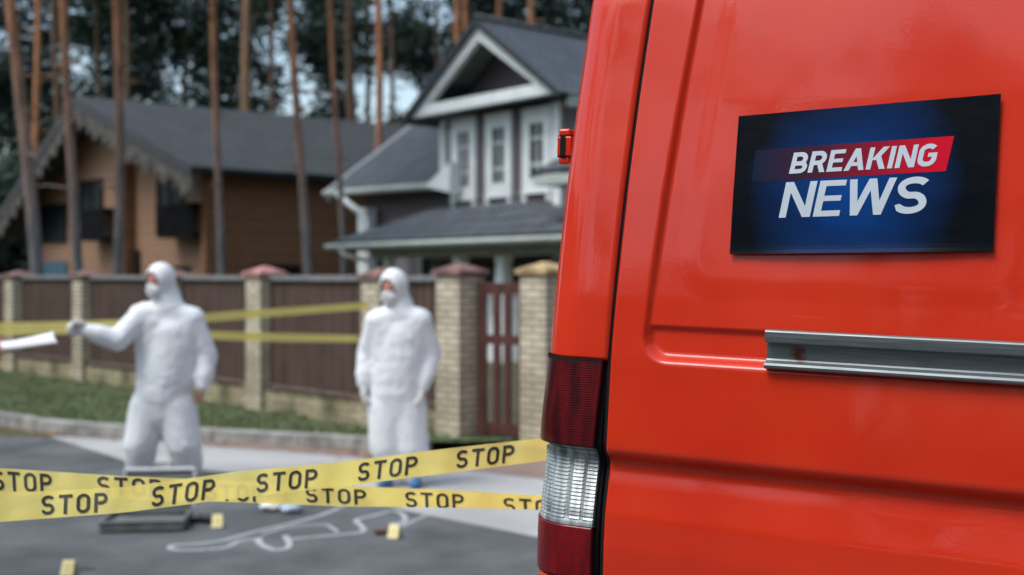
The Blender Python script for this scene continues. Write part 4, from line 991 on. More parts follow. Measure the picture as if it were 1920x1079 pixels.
def pine(x_top, x_bot, wpx, d, label, height=17, crown0=10.5, m=None, group="pines with bare orange trunks", bend=0, y_bot=512, twigs=True, name="pine_tree", rad=2.4, seed=0):
    base = P(x_bot, y_bot, d); top = P(x_top, 0, d); sl = (top.x - base.x) / (top.z - base.z); x_g = base.x - sl * base.z
    H = empty(name, (x_g, d, 0)); tag(H, label, "tree", group); r0 = wpx / FPX * d / 2
    rg = random.Random(int(x_bot * 7 + d * 3)); ph = rg.uniform(0, 6)
    def cen(z): return V((sl * z + .05 * math.sin(z * .55 + ph), .05 * math.cos(z * .4 + ph), z))
    zs = [-.1, .15, .5] + frange(1, height, 22); b = MB()
    b.tube([cen(z) for z in zs], [r0 * (.95 * (1 - .62 * (max(z, 0) / height) ** 1.1) + .25 * math.exp(-max(z, 0) / .25)) * (1 + .04 * math.sin(z * 3 + ph)) for z in zs], 12)
    limbs(b, int(d * 10 + x_bot), crown0 - 1.5, height, rad, 16, cen)
    for _ in range(9):                                        # broken branch stubs
        z = rg.uniform(3.2, crown0); a = rg.uniform(0, 6.28); o_ = cen(z); ln = rg.uniform(.18, .7); dv = V((math.cos(a), math.sin(a), rg.uniform(-.1, .35)))
        b.tube([o_, o_ + dv * (r0 + ln * .6), o_ + dv * (r0 + ln) + V((0, 0, -.06))], [.035, .022, .010], 5)
    b.build("trunk", m or BK1, H, smooth=True)
    cb = crown_mesh(int(x_bot) + seed, crown0, height + .8, rad, 26, .17)
    for p in cb.v: p.x += sl * p.z
    cb.build("crown", NEED, H)
    return H
pine(24, 64, 27, 21.5, "thick leaning bare pine trunk nearest the left edge", 18, 11)
pine(124, 141, 20, 22.5, "straight bare pine in front of the left end of the brown house roof", 18, 11.5)
pine(221, 218, 20, 23.0, "bare pine in front of the brown house just left of its dark balcony", 18, 11)
pine(404, 411, 16, 25.0, "slim bare pine in front of the near corner of the brown house", 19, 12)
pine(549, 573, 18, 25.0, "bare pine crossing the middle of the long grey roof, leaning left", 19, 12)
pine(623, 641, 13, 27.0, "thin reddish pine just left of the grey house wing", 19, 12.5)
pine(707, 714, 18, 34.0, "orange pine rising behind the rake of the grey house wing", 20, 14)
pine(68, 72, 17, 44, "pale brown pine behind the left slope of the brown house", 21, 14.5, group="pines behind the houses")
pine(103, 108, 16, 52, "dim brown pine between two bare trunks at the upper left", 22, 15, m=BK2, group="pines behind the houses")
pine(236, 238, 16, 50, "dim pine above the brown roof, right beside a nearer orange trunk", 22, 15, m=BK2, group="pines behind the houses")
pine(462, 466, 25, 46, "stout brown trunk above the middle of the brown house roof", 22, 15.5, m=bark("brown_bark", (.27, .16, .09), (.2, .14, .1), 5), group="pines behind the houses")
pine(858, 866, 15, 42, "left one of the twin trunks behind the white gable peak", 22, 15, group="pines behind the houses")
pine(874, 878, 15, 43, "right one of the twin trunks behind the white gable peak", 22, 15, group="pines behind the houses")
pine(937, 937, 17, 44, "orange trunk showing above the tiled roof, right of the gable peak", 22, 15, group="pines behind the houses")
pine(995, 997, 18, 42, "orange trunk showing above the tiled roof nearest the van", 22, 15, group="pines behind the houses")
for x, w_, d, lb in ((658, 24, 50, "wide dark trunk between two orange pines above the brown roof"), (186, 14, 58, "dark slender trunk between the second and third bare pines"), (345, 12, 60, "thin dark trunk far back above the left half of the brown roof"), (512, 14, 56, "dark trunk beside the bright gap in the trees"), (735, 13, 54, "dark trunk just right of the orange pine over the wing"), (822, 12, 52, "dark trunk between the bright gap and the gable"), (300, 12, 62, "faint dark trunk far back left of the slim pine"), (690, 14, 58, "dark trunk left of the last orange pine")):
    pine(x - 2, x + 2, w_, d, lb, 24, 13, m=BK2, group="dark trunks deep in the wood")

# the wood behind: leaf masses with gaps
rg = random.Random(11); b = MB()
BARE = [(-.205, -.165, .04, .20), (-.19, -.11, .13, .215), (-.165, -.145, .0, .1), (-.118, -.075, .10, .245), (-.10, -.055, .17, .23), (-.455, -.435, .1, .16), (-.385, -.36, .11, .2), (-.35, -.32, .1, .16), (-.43, -.41, .2, .27), (-.30, -.285, .15, .2)]
cnt = 0
while cnt < 5300:
    d = rg.uniform(56, 86); t = rg.uniform(-.62, .22) if cnt < 4200 else rg.uniform(.22, 1.1); z = rg.uniform(0, 1) ** .8 * 27
    e = (z - CAM_Z) / d; a = t
    dens = 1.0
    nn = noise.noise(V((t * 22, e * 22, 3.0)))
    thin = (t > -.215 and t < -.045 and e > .11 and e < .27)
    if thin:
        if nn > .06: continue
    elif any(x0 < t < x1 and (517 / FPX - .24) * 0 + y0 < e < y1 for x0, x1, y0, y1 in BARE) and nn > .0: continue
    elif e > .10 and nn > .42: continue
    leaf_clump(b, V((t * d, d, z)), rg.uniform(.9, 1.7), 70, rg, .25); cnt += 1
tag(b.build("far_wood", NEED, None), "dense dark evergreen wood behind the houses with bright gaps of sky", "wood", kind='stuff')
# understorey closing the view under the crowns
b = MB(); rg = random.Random(5)
for _ in range(1000):
    t = rg.uniform(-.66, .30) if _ < 650 else rg.uniform(.3, 1.2); d = rg.uniform(52, 92); leaf_clump(b, V((t * d, d, rg.uniform(0, 7))), rg.uniform(1.2, 2.2), 60, rg, .36)
tag(b.build("undergrowth", NEED, None), "dark bushes and young spruces closing the foot of the wood", "undergrowth", kind='stuff')
# unseen wood behind and beside the camera, added to reflect in the paint
b = MB(); rg = random.Random(6)
for _ in range(2600):
    a = rg.uniform(R_(132), R_(405)); dd = rg.uniform(26, 44); x, y = math.cos(a) * dd, math.sin(a) * dd
    hmax = 9 if a < R_(233) else 21  # height by bearing shapes where the door reflects sky
    leaf_clump(b, V((x, y, rg.uniform(0, 1) ** .8 * hmax)), rg.uniform(1.0, 2.0), 40, rg, .5)
tag(b.build("reflection_wood", NEED, None), "unseen evergreen wood around the camera, added to reflect in the van paint", "wood", kind='stuff')
b = MB(); 
for k in range(24):  # unseen pines added so trunks and crowns break up the reflected sky
    a = R_(165) + k * R_(9) + rg.uniform(-.06, .06); dd = rg.uniform(17, 24); x, y = math.cos(a) * dd, math.sin(a) * dd
    b.tube([V((x, y, -.1)), V((x + rg.uniform(-.3, .3), y, 9)), V((x + rg.uniform(-.5, .5), y, 17))], [.2, .15, .08], 8)
    for q in range(9): leaf_clump(b, V((x + rg.uniform(-1.6, 1.6), y + rg.uniform(-1.6, 1.6), rg.uniform(10, 17))), 1.1, 40, rg, .3)
tag(b.build("reflection_pines", NEED, None), "unseen tall pines behind the camera, added to streak the van paint reflections", "wood", kind='stuff')

# ------------------------------------------------------------------ people
M_SUIT = mat("white_coverall", (.86, .91, .93), .62, bump=.010, bscale=5, stretch=(1.6, 1.6, .8))
M_MASK = mat("white_mask", (.78, .80, .80), .7)
M_SKIN = mat("skin", (.52, .24, .17), .55, var=.1, vscale=8)
M_GLOVE = mat("white_glove", (.74, .75, .73), .55)
M_SHOEC = mat("blue_shoe_cover", (.035, .16, .34), .5, var=.3, vscale=14, bump=.004, bscale=25)
def capsule(b, p0, p1, r0, r1, sy=1.0, seg=14):
    """tapered capsule, cross-section squeezed by sy along world Y"""
    p0, p1 = V(p0), V(p1); ax = p1 - p0; L_ = ax.length; t = ax.normalized() if L_ > 1e-5 else V((0, 0, 1)); x = t.orthogonal().normalized(); y = t.cross(x); rings = []
    for k in range(1, 5): a = math.pi / 2 * k / 5; rings.append((p0 - t * r0 * math.cos(a), r0 * math.sin(a)))
    for k in range(0, 4): rings.append((p0.lerp(p1, k / 3), r0 + (r1 - r0) * k / 3))
    for k in range(1, 5): a = math.pi / 2 * (1 - k / 5); rings.append((p1 + t * r1 * math.cos(a), r1 * math.sin(a)))
    n0 = len(b.v)
    for c, r in rings:
        for j in range(seg):
            a = 2 * math.pi * j / seg; o = (x * math.cos(a) + y * math.sin(a)) * r
            if sy != 1: o.y *= sy
            b.v.append(c + o)
    def add(f): b.f.append(f); b.uv.append([(0, 0)] * len(f)); b.m.append(0)
    for i in range(len(rings) - 1):
        for j in range(seg):
            q = n0 + i * seg + j; w_ = n0 + i * seg + (j + 1) % seg; add((q, w_, w_ + seg, q + seg))
    add(tuple(n0 + j for j in range(seg - 1, -1, -1))); add(tuple(n0 + (len(rings) - 1) * seg + j for j in range(seg)))
def ellip(b, c, rx, ry, rz, rot=None, seg=20, rn=12):
    c = V(c); n0 = len(b.v)
    def pt(i, j):
        a = math.pi * i / rn; q = 2 * math.pi * j / seg; p = V((rx * math.sin(a) * math.cos(q), ry * math.sin(a) * math.sin(q), rz * math.cos(a)))
        if rot: p = rot @ p
        return c + p
    for i in range(1, rn):
        for j in range(seg): b.v.append(pt(i, j))
    b.v += [pt(0, 0), pt(rn, 0)]; T, B_ = len(b.v) - 2, len(b.v) - 1
    def add(f): b.f.append(f); b.uv.append([(0, 0)] * len(f)); b.m.append(0)
    for i in range(rn - 2):
        for j in range(seg): q = n0 + i * seg + j; w_ = n0 + i * seg + (j + 1) % seg; add((q, q + seg, w_ + seg, w_))
    for j in range(seg):
        add((T, n0 + j, n0 + (j + 1) % seg)); add((B_, n0 + (rn - 2) * seg + (j + 1) % seg, n0 + (rn - 2) * seg + j))
def remesh(b, name, m, voxel, parent=None, smooth_it=3, disp=None, cut=None):
    tmp = b.build("tmp", m); md = tmp.modifiers.new("r", 'REMESH'); md.mode = 'VOXEL'; md.voxel_size = voxel; md.use_smooth_shade = True
    sm = tmp.modifiers.new("s", 'SMOOTH'); sm.iterations = smooth_it; sm.factor = .5
    bpy.context.view_layer.update(); dg = bpy.context.evaluated_depsgraph_get(); me = bpy.data.meshes.new_from_object(tmp.evaluated_get(dg)); me.name = name
    bpy.data.objects.remove(tmp)
    if disp:
        nr = [v.normal.copy() for v in me.vertices]
        for v, n in zip(me.vertices, nr): v.co += n * disp(v.co, n)
    if cut:
        import bmesh
        bm = bmesh.new(); bm.from_mesh(me); bmesh.ops.delete(bm, geom=[v for v in bm.verts if cut(v.co)], context='VERTS'); bm.to_mesh(me); bm.free()
    me.materials.clear(); me.materials.append(m); me.polygons.foreach_set("use_smooth", [True] * len(me.polygons))
    o = bpy.data.objects.new(name, me); COL.objects.link(o)
    if parent: o.parent = parent
    return o
def hand(b, wrist, dirv, palm_n, side, s=1.0, curl=.35, grow=0.0):
    """wrist, finger direction, palm normal; side = +1 thumb towards dir x normal"""
    d = V(dirv).normalized(); n = V(palm_n); n = (n - d * n.dot(d)).normalized(); x = d.cross(n) * side
    w_ = V(wrist)
    for k in range(4):                                        # palm as joined rays
        capsule(b, w_ + x * (.014 - .010 * k) * s, w_ + d * .088 * s + x * (.030 - .020 * k) * s, (.017 + grow) * s, (.013 + grow) * s, seg=10)
    for k, (ln_, cu) in enumerate(((.072, .9), (.080, 1.0), (.075, 1.1), (.058, 1.2))):
        p = w_ + d * .088 * s + x * (.031 - .0205 * k) * s; a = 0
        for j, fr in enumerate((.45, .32, .23)):
            a += curl * cu * (1.0 if j else .6); q = p + (d * math.cos(a) + n * math.sin(a)) * ln_ * fr * s; capsule(b, p, q, (.0092 - .0008 * j + grow) * s, (.0086 - .0009 * j + grow) * s, seg=8); p = q
    p = w_ + d * .025 * s + x * .022 * s; q = p + (d * .55 + x * .75 + n * .3).normalized() * .042 * s; capsule(b, p, q, (.013 + grow) * s, (.011 + grow) * s, seg=8)
    r = q + (d * .85 + x * .25 + n * .45).normalized() * .045 * s; capsule(b, q, r, (.0105 + grow) * s, (.0085 + grow) * s, seg=8)
def person(J, look, label, suit=True, paper=False, hand_dirs=None, gloves=(True, True), shoe='cover', curls=(.35, .35), skin=M_SKIN, top=None, legs=None, scale=1.0, group=None):
    """J: dict of joints (world); look: horizontal direction the face points"""
    lk = V((look[0], look[1], look[2] if len(look) > 2 else 0)).normalized(); rt = lk.cross(V((0, 0, 1))).normalized(); up_ = rt.cross(lk)
    RM3 = Matrix(((rt.x, lk.x, up_.x), (rt.y, lk.y, up_.y), (rt.z, lk.z, up_.z)))
    hc = V(J['head'])
    # body -------------------------------------------------------------
    b = MB()
    ellip(b, hc + up_ * .03, .074, .092, .098, RM3); ellip(b, hc - up_ * .045 + lk * .018, .058, .070, .072, RM3)
    capsule(b, hc - up_ * .095 + lk * .062, hc - up_ * .10 + lk * .06, .026, .026)                        # chin
    capsule(b, hc + lk * .082 + up_ * .015, hc + lk * .104 - up_ * .024, .010, .015, seg=8)               # nose
    for s in (-1, 1):
        ellip(b, hc + rt * s * .078 - up_ * .005, .009, .018, .030, RM3, 10, 8)                           # ears
        capsule(b, hc + lk * .080 + rt * s * .034 + up_ * .034, hc + lk * .088 + rt * s * .014 + up_ * .032, .009, .010, seg=8)   # brows
        ellip(b, hc + lk * .066 + rt * s * .038 - up_ * .02, .020, .018, .018, RM3, 10, 8)                # cheeks
    capsule(b, hc + lk * .083 - up_ * .062 - rt * .018, hc + lk * .083 - up_ * .062 + rt * .018, .008, .008, seg=8)   # lips
    capsule(b, J['neck'], hc - up_ * .03 - lk * .02, .060, .056)
    nk, ch, wa, hp = V(J['neck']), V(J['chest']), V(J['waist']), V(J['hips'])
    capsule(b, ch, wa, .150, .125, .75); capsule(b, wa, hp, .125, .150, .80); capsule(b, nk - V((0, 0, .06)), ch, .075, .14, .7)
    for s in ('r', 'l'):
        sh, el, wr = V(J['sh' + s]), V(J['el' + s]), V(J['wr' + s]); capsule(b, nk - V((0, 0, .05)), sh, .062, .058); capsule(b, sh, el, .056, .042); capsule(b, el, wr, .041, .027)
        hpj, kn, an = V(J['hp' + s]), V(J['kn' + s]), V(J['an' + s]); capsule(b, hpj, kn, .088, .058); capsule(b, kn, an, .056, .037)
        fd = V(J['ft' + s]); capsule(b, an - V((0, 0, .05)), an + fd * .14 - V((0, 0, .065)), .038, .032)
        hd, hn, sd_ = hand_dirs[s]; hand(b, wr, hd, hn, sd_, 1, curls[0 if s == 'r' else 1])
    body = remesh(b, "person", skin, .0065, smooth_it=2); tag(body, label, "person", group)
    for s in (-1, 1):
        e = MB(); ellip(e, hc + lk * .083 + rt * s * .031 + up_ * .014, .011, .009, .008, RM3, 12, 8); e.build("eye", mat("eye_white", (.6, .58, .55), .2) if "eye_white" not in bpy.data.materials else bpy.data.materials["eye_white"], body, smooth=True)
        e = MB(); ellip(e, hc + lk * .0905 + rt * s * .031 + up_ * .014, .0045, .003, .0045, RM3, 10, 6); e.build("iris", mat("iris_dark", (.03, .02, .015), .2) if "iris_dark" not in bpy.data.materials else bpy.data.materials["iris_dark"], body, smooth=True)
    if suit:
        b = MB(); sm_ = M_SUIT
        # hood, open at the face, falling onto the shoulders
        ellip(b, hc + up_ * .032 - lk * .014, .116, .124, .138, RM3, 24, 16); ellip(b, hc - up_ * .04 - lk * .025, .100, .105, .125, RM3, 24, 16)
        capsule(b, hc - up_ * .02 - lk * .035, nk - V((0, 0, .02)) - lk * .02, .096, .128, .95); capsule(b, hc + up_ * .08 - lk * .05, hc + up_ * .105 - lk * .08, .07, .045)
        capsule(b, nk - V((0, 0, .03)), ch, .118, .185, .80); capsule(b, ch, wa, .200, .215, .78); capsule(b, wa, hp, .215, .205, .80); capsule(b, ch - V((0, 0, .1)), wa - V((0, 0, .05)), .21, .222, .8)
        capsule(b, hp + V((0, 0, .04)), hp - V((0, 0, .08)), .225, .205, .8); capsule(b, hp - V((0, 0, .05)), hp - V((0, 0, .20)), .17, .12, .8); capsule(b, ch.lerp(V(J['shr']), .62), wa.lerp(V(J['hpr']), .5), .15, .15, .8); capsule(b, ch.lerp(V(J['shl']), .62), wa.lerp(V(J['hpl']), .5), .15, .15, .8)
        for s in ('r', 'l'):
            sh, el, wr = V(J['sh' + s]), V(J['el' + s]), V(J['wr' + s]); capsule(b, nk - V((0, 0, .04)), sh, .105, .105); capsule(b, sh, el, .100, .088); capsule(b, el, el.lerp(wr, .75), .088, .074); capsule(b, el.lerp(wr, .7), wr - (wr - el).normalized() * .0, .080, .060)
            hpj, kn, an = V(J['hp' + s]), V(J['kn' + s]), V(J['an' + s]); capsule(b, hp.lerp(hpj, .8), kn, .160, .135); capsule(b, kn, an + V((0, 0, .06)), .135, .115); capsule(b, an + V((0, 0, .08)), an + V((0, 0, .0)), .115, .095)
        def disp(co, n):
            q = noise.noise(V((co.x * 4, co.y * 4, co.z * 3))) * .008
            for kk, (fa, fb, am) in enumerate(((6, 4, .007), (11, -8, .008), (19, 11, .006))):
                rdg = 1 - abs(noise.noise(V((co.x * fa + co.z * fb, co.y * fa, co.z * fa * .8 - co.x * fb + 7 * kk)))) * 2.6; q += max(0, rdg) ** 2 * am * (.4 + .6 * noise.noise(co * 3 + V((kk, 0, 0))))
            if (co - hc).length < .16: q *= .35
            return q - .002
        open_c = hc + lk * .105 + up_ * .000
        def cut(co):
            r = co - open_c; return (r.dot(rt) / .070) ** 2 + (r.dot(up_) / .094) ** 2 + (r.dot(lk) / .085) ** 2 < 1
        su = remesh(b, "coverall", sm_, .013, body, 16, disp, cut)
        so_ = su.modifiers.new("thick", 'SOLIDIFY'); so_.thickness = .003; so_.offset = -1
        # seams: front zip placket and the hood edge
        z = MB(); fr = V((J['front'][0], J['front'][1], 0)).normalized()
        # mask
        b = MB(); ellip(b, hc + lk * .062 - up_ * .052, .070, .062, .056, RM3, 20, 12)
        capsule(b, hc + lk * .10 - up_ * .02, hc + lk * .085 - up_ * .09, .028, .030)
        remesh(b, "mask", M_MASK, .006, body, 3)
        for i, s in enumerate(('r', 'l')):
            hd, hn, sd_ = hand_dirs[s]
            if gloves[i]:
                b = MB(); hand(b, J['wr' + s], hd, hn, sd_, 1.12, curls[i], grow=.010); capsule(b, V(J['wr' + s]) - V(hd).normalized() * .05, V(J['wr' + s]) + V(hd).normalized() * .02, .036, .030); remesh(b, "glove", M_GLOVE, .0055, body, 1)
            an, fd = V(J['an' + s]), V(J['ft' + s]); b = MB(); capsule(b, an + V((0, 0, .03)), an - V((0, 0, .035)), .052, .054); capsule(b, an - V((0, 0, .040)) - fd * .04, an + fd * .17 - V((0, 0, .050)), .050, .042)
            for v_ in b.v: v_.z = max(v_.z, .006)
            remesh(b, "shoe_cover", M_SHOEC, .010, body, 3)
    else:
        b = MB(); capsule(b, nk - V((0, 0, .05)), ch, .095, .165, .78); capsule(b, ch, wa, .165, .150, .78); capsule(b, wa, hp + V((0, 0, .03)), .152, .165, .8)
        for s in ('r', 'l'):
            sh, el, wr = V(J['sh' + s]), V(J['el' + s]), V(J['wr' + s]); capsule(b, nk - V((0, 0, .05)), sh, .075, .075); capsule(b, sh, el, .072, .058); capsule(b, el, wr - (wr - el).normalized() * .03, .056, .040)
        remesh(b, "jacket", top, .010, body, 3, lambda co, n: noise.noise(co * 12) * .006)
        b = MB(); capsule(b, hp + V((0, 0, .02)), hp - V((0, 0, .02)), .150, .155, .8)
        for s in ('r', 'l'):
            hpj, kn, an = V(J['hp' + s]), V(J['kn' + s]), V(J['an' + s]); capsule(b, hpj, kn, .104, .076); capsule(b, kn, an + V((0, 0, .0)), .076, .058)
        remesh(b, "trousers", legs, .012, body, 3)
        b = MB(); ellip(b, hc + up_ * .052 - lk * .014, .086, .098, .086, RM3); remesh(b, "hair", mat("brown_hair", (.05, .03, .02), .7), .008, body, 2, lambda co, n: noise.noise(co * 40) * .004)
        for s in ('r', 'l'):
            an, fd = V(J['an' + s]), V(J['ft' + s]); b = MB(); capsule(b, an - V((0, 0, .040)) - fd * .04, an + fd * .17 - V((0, 0, .050)), .044, .038)
            for v_ in b.v: v_.z = max(v_.z, .004)
            remesh(b, "shoe", BLACK, .010, body, 2)
    return body
def Jp(px, py, d, dy=0.0): p = P(px, py, d); p.y += dy; p.x *= 1; return p
d1 = 9.15
J1 = dict(head=Jp(301, 531, d1, -.02), neck=Jp(314, 577, d1), chest=Jp(316, 632, d1), waist=Jp(312, 700, d1), hips=Jp(306, 748, d1),
          shr=Jp(270, 592, d1, -.05), elr=Jp(237, 636, d1, -.20), wrr=Jp(192, 618, d1, -.30), shl=Jp(358, 600, d1, .03), ell=Jp(383, 668, d1, .06), wrl=Jp(381, 722, d1, -.02),
          hpr=Jp(276, 765, d1), knr=Jp(266, 832, d1, -.04), anr=Jp(263, 900, d1), hpl=Jp(336, 765, d1), knl=Jp(346, 832, d1, -.03), anl=Jp(352, 900, d1, .02),
          ftr=V((-.55, -.83, 0)), ftl=V((.15, -.99, 0)), front=(-.2, -1))
for k in ('anr', 'anl'): J1[k].z = .085
person(J1, (-.52, -.85, -.10), "person in white hooded coverall and mask, legs apart, reaching one gloved hand to the left",
       hand_dirs=dict(r=(V((-1, -.15, .22)), V((.1, -1, -.4)), 1), l=(V((-.12, -.1, -1)), V((-.9, .1, 0)), 1)), gloves=(True, False), curls=(.95, .5), group=None)
d2 = 9.0
J2 = dict(head=Jp(738, 543, d2, -.02), neck=Jp(748, 586, d2), chest=Jp(747, 640, d2), waist=Jp(746, 700, d2), hips=Jp(745, 745, d2),
          shr=Jp(708, 603, d2, -.02), elr=Jp(688, 665, d2, .04), wrr=Jp(684, 716, d2, -.04), shl=Jp(786, 602, d2, .0), ell=Jp(806, 668, d2, .05), wrl=Jp(793, 722, d2, -.06),
          hpr=Jp(722, 765, d2), knr=Jp(725, 835, d2, -.03), anr=Jp(735, 900, d2), hpl=Jp(768, 765, d2), knl=Jp(772, 835, d2, -.03), anl=Jp(783, 900, d2, .0),
          ftr=V((-.35, -.93, 0)), ftl=V((-.05, -1, 0)), front=(0, -1))
for k in ('anr', 'anl'): J2[k].z = .085
person(J2, (-.50, -.86, -.16), "person in white hooded coverall standing still with both gloved arms hanging down",
       hand_dirs=dict(r=(V((.02, -.15, -1)), V((.9, 0, 0)), -1), l=(V((-.15, -.2, -1)), V((-.9, -.1, 0)), 1)), gloves=(True, True), curls=(.4, .45))
# the one just outside the frame, holding a sheet into it
d3 = 5.6
def J3p(px, py, dy=0): return Jp(px, py, d3, dy)
J3 = dict(head=J3p(-262, 470), neck=J3p(-262, 545), chest=J3p(-262, 640), waist=J3p(-262, 760), hips=J3p(-262, 830), shr=J3p(-328, 575, .1), elr=J3p(-345, 690, .15), wrr=J3p(-335, 790, .05),
          shl=J3p(-196, 575, -.05), ell=J3p(-140, 668, -.10), wrl=J3p(-38, 652, .0), hpr=J3p(-295, 850), knr=J3p(-297, 1000), anr=J3p(-300, 1115), hpl=J3p(-228, 850), knl=J3p(-228, 1000), anl=J3p(-226, 1115),
          ftr=V((.6, .8, 0)), ftl=V((.8, .6, 0)), front=(1, .3))
for k in ('anr', 'anl'): J3[k].z = .085
person(J3, (.9, .4, -.1), "person at the left edge of whom only a bare hand gripping a paper sheet shows", suit=False, top=mat("dark_jacket", (.02, .022, .03), .8), legs=mat("dark_trousers", (.015, .017, .022), .8),
       hand_dirs=dict(r=(V((.05, 0, -1)), V((.9, .2, 0)), 1), l=(V((1, .05, .10)), V((0, .9, -.25)), -1)), curls=(.4, .55), skin=mat("bare_skin", (.56, .27, .20), .5))
# folded paper in that hand
b = MB(); rows = []
for i in range(14):
    t = i / 13; c0, c1 = P(2 + 98 * t, 641 - 19 * t ** 1.3, d3 - .02), P(8 + 101 * t, 659 - 15 * t, d3 - .10)
    if i == 13: c0.z += .004
    r = []
    for k in range(9):
        q = k / 8; p = c0.lerp(c1, q); p.y -= .03 * math.sin(q * math.pi) * (1 - .4 * t); p.z += .006 * math.sin(q * math.pi); r.append(p)
    rows.append(r)
b.grid(rows); o = b.build("paper_sheet", mat("white_paper", (.80, .82, .84), .6), None, smooth=True); so_ = o.modifiers.new("t", 'SOLIDIFY'); so_.thickness = .002
tag(o, "white paper sheet with bent edges held into view at the left edge", "paper")

# ------------------------------------------------------------------ tapes in the background
tape("thin_tape", [(-200, 606), (0, 605), (120, 603), (290, 598)], [(-200, 631), (0, 630), (120, 627), (290, 616)], (9.6, 10.6), [], "yellow tape at chest height behind the reaching hand", "yellow tapes strung near the fence")
tape("thin_tape", [(345, 592), (388, 587), (480, 581), (600, 573), (690, 567)], [(345, 610), (388, 604), (480, 597), (600, 587), (690, 580)], (9.6, 11.4), [], "upper yellow tape running from the pointing figure to the pier", "yellow tapes strung near the fence")
tape("thin_tape", [(345, 617), (398, 621), (520, 625), (672, 629)], [(345, 633), (398, 637), (520, 641), (672, 642)], (9.7, 11.2), [], "lower yellow tape running between the two white figures", "yellow tapes strung near the fence")

# ------------------------------------------------------------------ open case, markers, evidence, chalk
M_CASE = mat("case_shell", (.15, .17, .165), .5, var=.3, vscale=8); M_CASEA = mat("case_edge", (.78, .82, .84), .4, .1); M_CASEI = mat("case_lining", (.25, .27, .27), .9, var=.2, vscale=6)
cp = G(272, 992); r = empty("equipment_case", (cp.x, cp.y + .10, 0), R_(6)); tag(r, "grey equipment case standing open on the asphalt with a pale lid edge", "case")
W = .50
b = MB(); Wt = W / 2; b.box((-Wt - .03, -.20, .005), (Wt, .16, .035)); b.box((-Wt - .03, -.20, .0352), (Wt, -.185, .062)); b.box((-Wt - .03, .145, .0352), (Wt, .16, .062)); b.box((-Wt - .03, -.1848, .0352), (-Wt - .015, .1448, .062)); b.box((Wt - .015, -.1848, .0352), (Wt, .1448, .062))
b.build("base_tray", M_CASE, r, bevel=.006)
b = MB(); b.box((-Wt - .035, -.205, .063), (Wt + .005, -.18, .075)); b.box((-Wt - .035, .14, .063), (Wt + .005, .165, .075)); b.box((-Wt - .035, -.179, .063), (-Wt - .012, .139, .075)); b.box((Wt - .018, -.179, .063), (Wt + .005, .139, .075)); b.build("tray_rim", mat("case_rim", (.30, .33, .33), .4, .6), r, bevel=.003)
ML = Matrix.Translation((0.01, .17, .076)) @ Matrix.Scale(1.18, 4, V((0, 0, 1))) @ Matrix.Rotation(R_(-6), 4, 'X')
b = MB(); b.box((-.20, -.012, 0), (.24, .06, .215), ML); b.build("lid", M_CASE, r, bevel=.01)
b = MB(); b.box((-.19, -.016, .02), (.23, -.0121, .20), ML); b.build("lid_lining", M_CASEI, r)
b = MB(); b.box((-.215, -.03, .216), (.25, .07, .234), ML); b.box((-.2155, -.028, .0), (-.2005, .068, .2155), ML); b.box((.2405, -.028, .0), (.2555, .068, .2155), ML); b.build("lid_rim", M_CASEA, r, bevel=.004)
b = MB(); b.tube([ML @ V((-.06, .05, .234)), ML @ V((-.055, .05, .258)), ML @ V((.085, .05, .258)), ML @ V((.09, .05, .234))], .007, 8); b.build("handle", M_CASE, r, smooth=True)
M_MARK = mat("marker_yellow", (.82, .74, .36), .5); M_MARKD = mat("marker_panel", (.72, .62, .26), .5)
def marker(px, py, rot, label, s=1.0):
    p = G(px, py); r = empty("evidence_marker", p, rot); tag(r, label, "evidence marker", "yellow evidence markers on the asphalt"); w_, h, dp = .070 * s, .078 * s, .05 * s
    for sg in (-1, 1):
        b = MB(); q = [V((-w_ / 2, -dp * sg, .002)), V((w_ / 2, -dp * sg, .002)), V((w_ / 2 * .92, -.002 * sg, h)), V((-w_ / 2 * .92, -.002 * sg, h))]; n = V((0, .002 * sg, .0006))
        b.prism(q, n); b.build("panel", M_MARK, r, bevel=.0008)
    b = MB(); q0 = V((0, -dp - .0012, .002)); up3 = V((0, dp - .002, h)); 
    b.face([q0 + V((-w_ * .28, -.0008, 0)) + up3 * .2, q0 + V((w_ * .28, -.0008, 0)) + up3 * .2, q0 + V((w_ * .26, -.0008, 0)) + up3 * .8, q0 + V((-w_ * .26, -.0008, 0)) + up3 * .8]); b.build("face_patch", M_MARKD, r)
marker(408, 987, R_(8), "yellow evidence marker right of the open grey case")
marker(740, 1007, R_(-12), "yellow evidence marker by the head end of the chalk outline")
marker(129, 1076, R_(5), "yellow evidence marker nearest the lower left corner", .98)
# small finds
def pistol(px, py, rot, label):
    p = G(px, py); r = empty("handgun", p, rot); tag(r, label, "handgun"); b = MB(); b.box((-.095, -.012, .002), (.085, .016, .030)); b.build("slide", BLACK, r, bevel=.003)
    b = MB(); b.prism([V((.045, -.010, .004)), V((.085, -.010, .004)), V((.105, -.095, .004)), V((.065, -.098, .004))], V((0, 0, .026))); b.build("grip", GLOSSBLACK, r, bevel=.004)
    b = MB(); b.tube([V((.044, -.014, .014)), V((.030, -.036, .014)), V((.052, -.044, .014))], .003, 6); b.build("trigger_guard", BLACK, r)
pistol(380, 981, R_(170), "small black handgun lying left of the first marker")
p = G(718, 1000); r = empty("wallet", p, R_(20)); tag(r, "dark brown wallet lying beside the marker at the chalk outline", "wallet"); b = MB(); b.box((-.055, -.045, .001), (.055, .045, .012)); b.box((-.055, -.045, .0125), (.05, .043, .022)); b.build("leather_fold", mat("brown_leather", (.10, .045, .035), .6), r, bevel=.003)
p = G(160, 1067); r = empty("knife", p, R_(-4)); tag(r, "small steel knife lying right of the nearest marker", "knife")
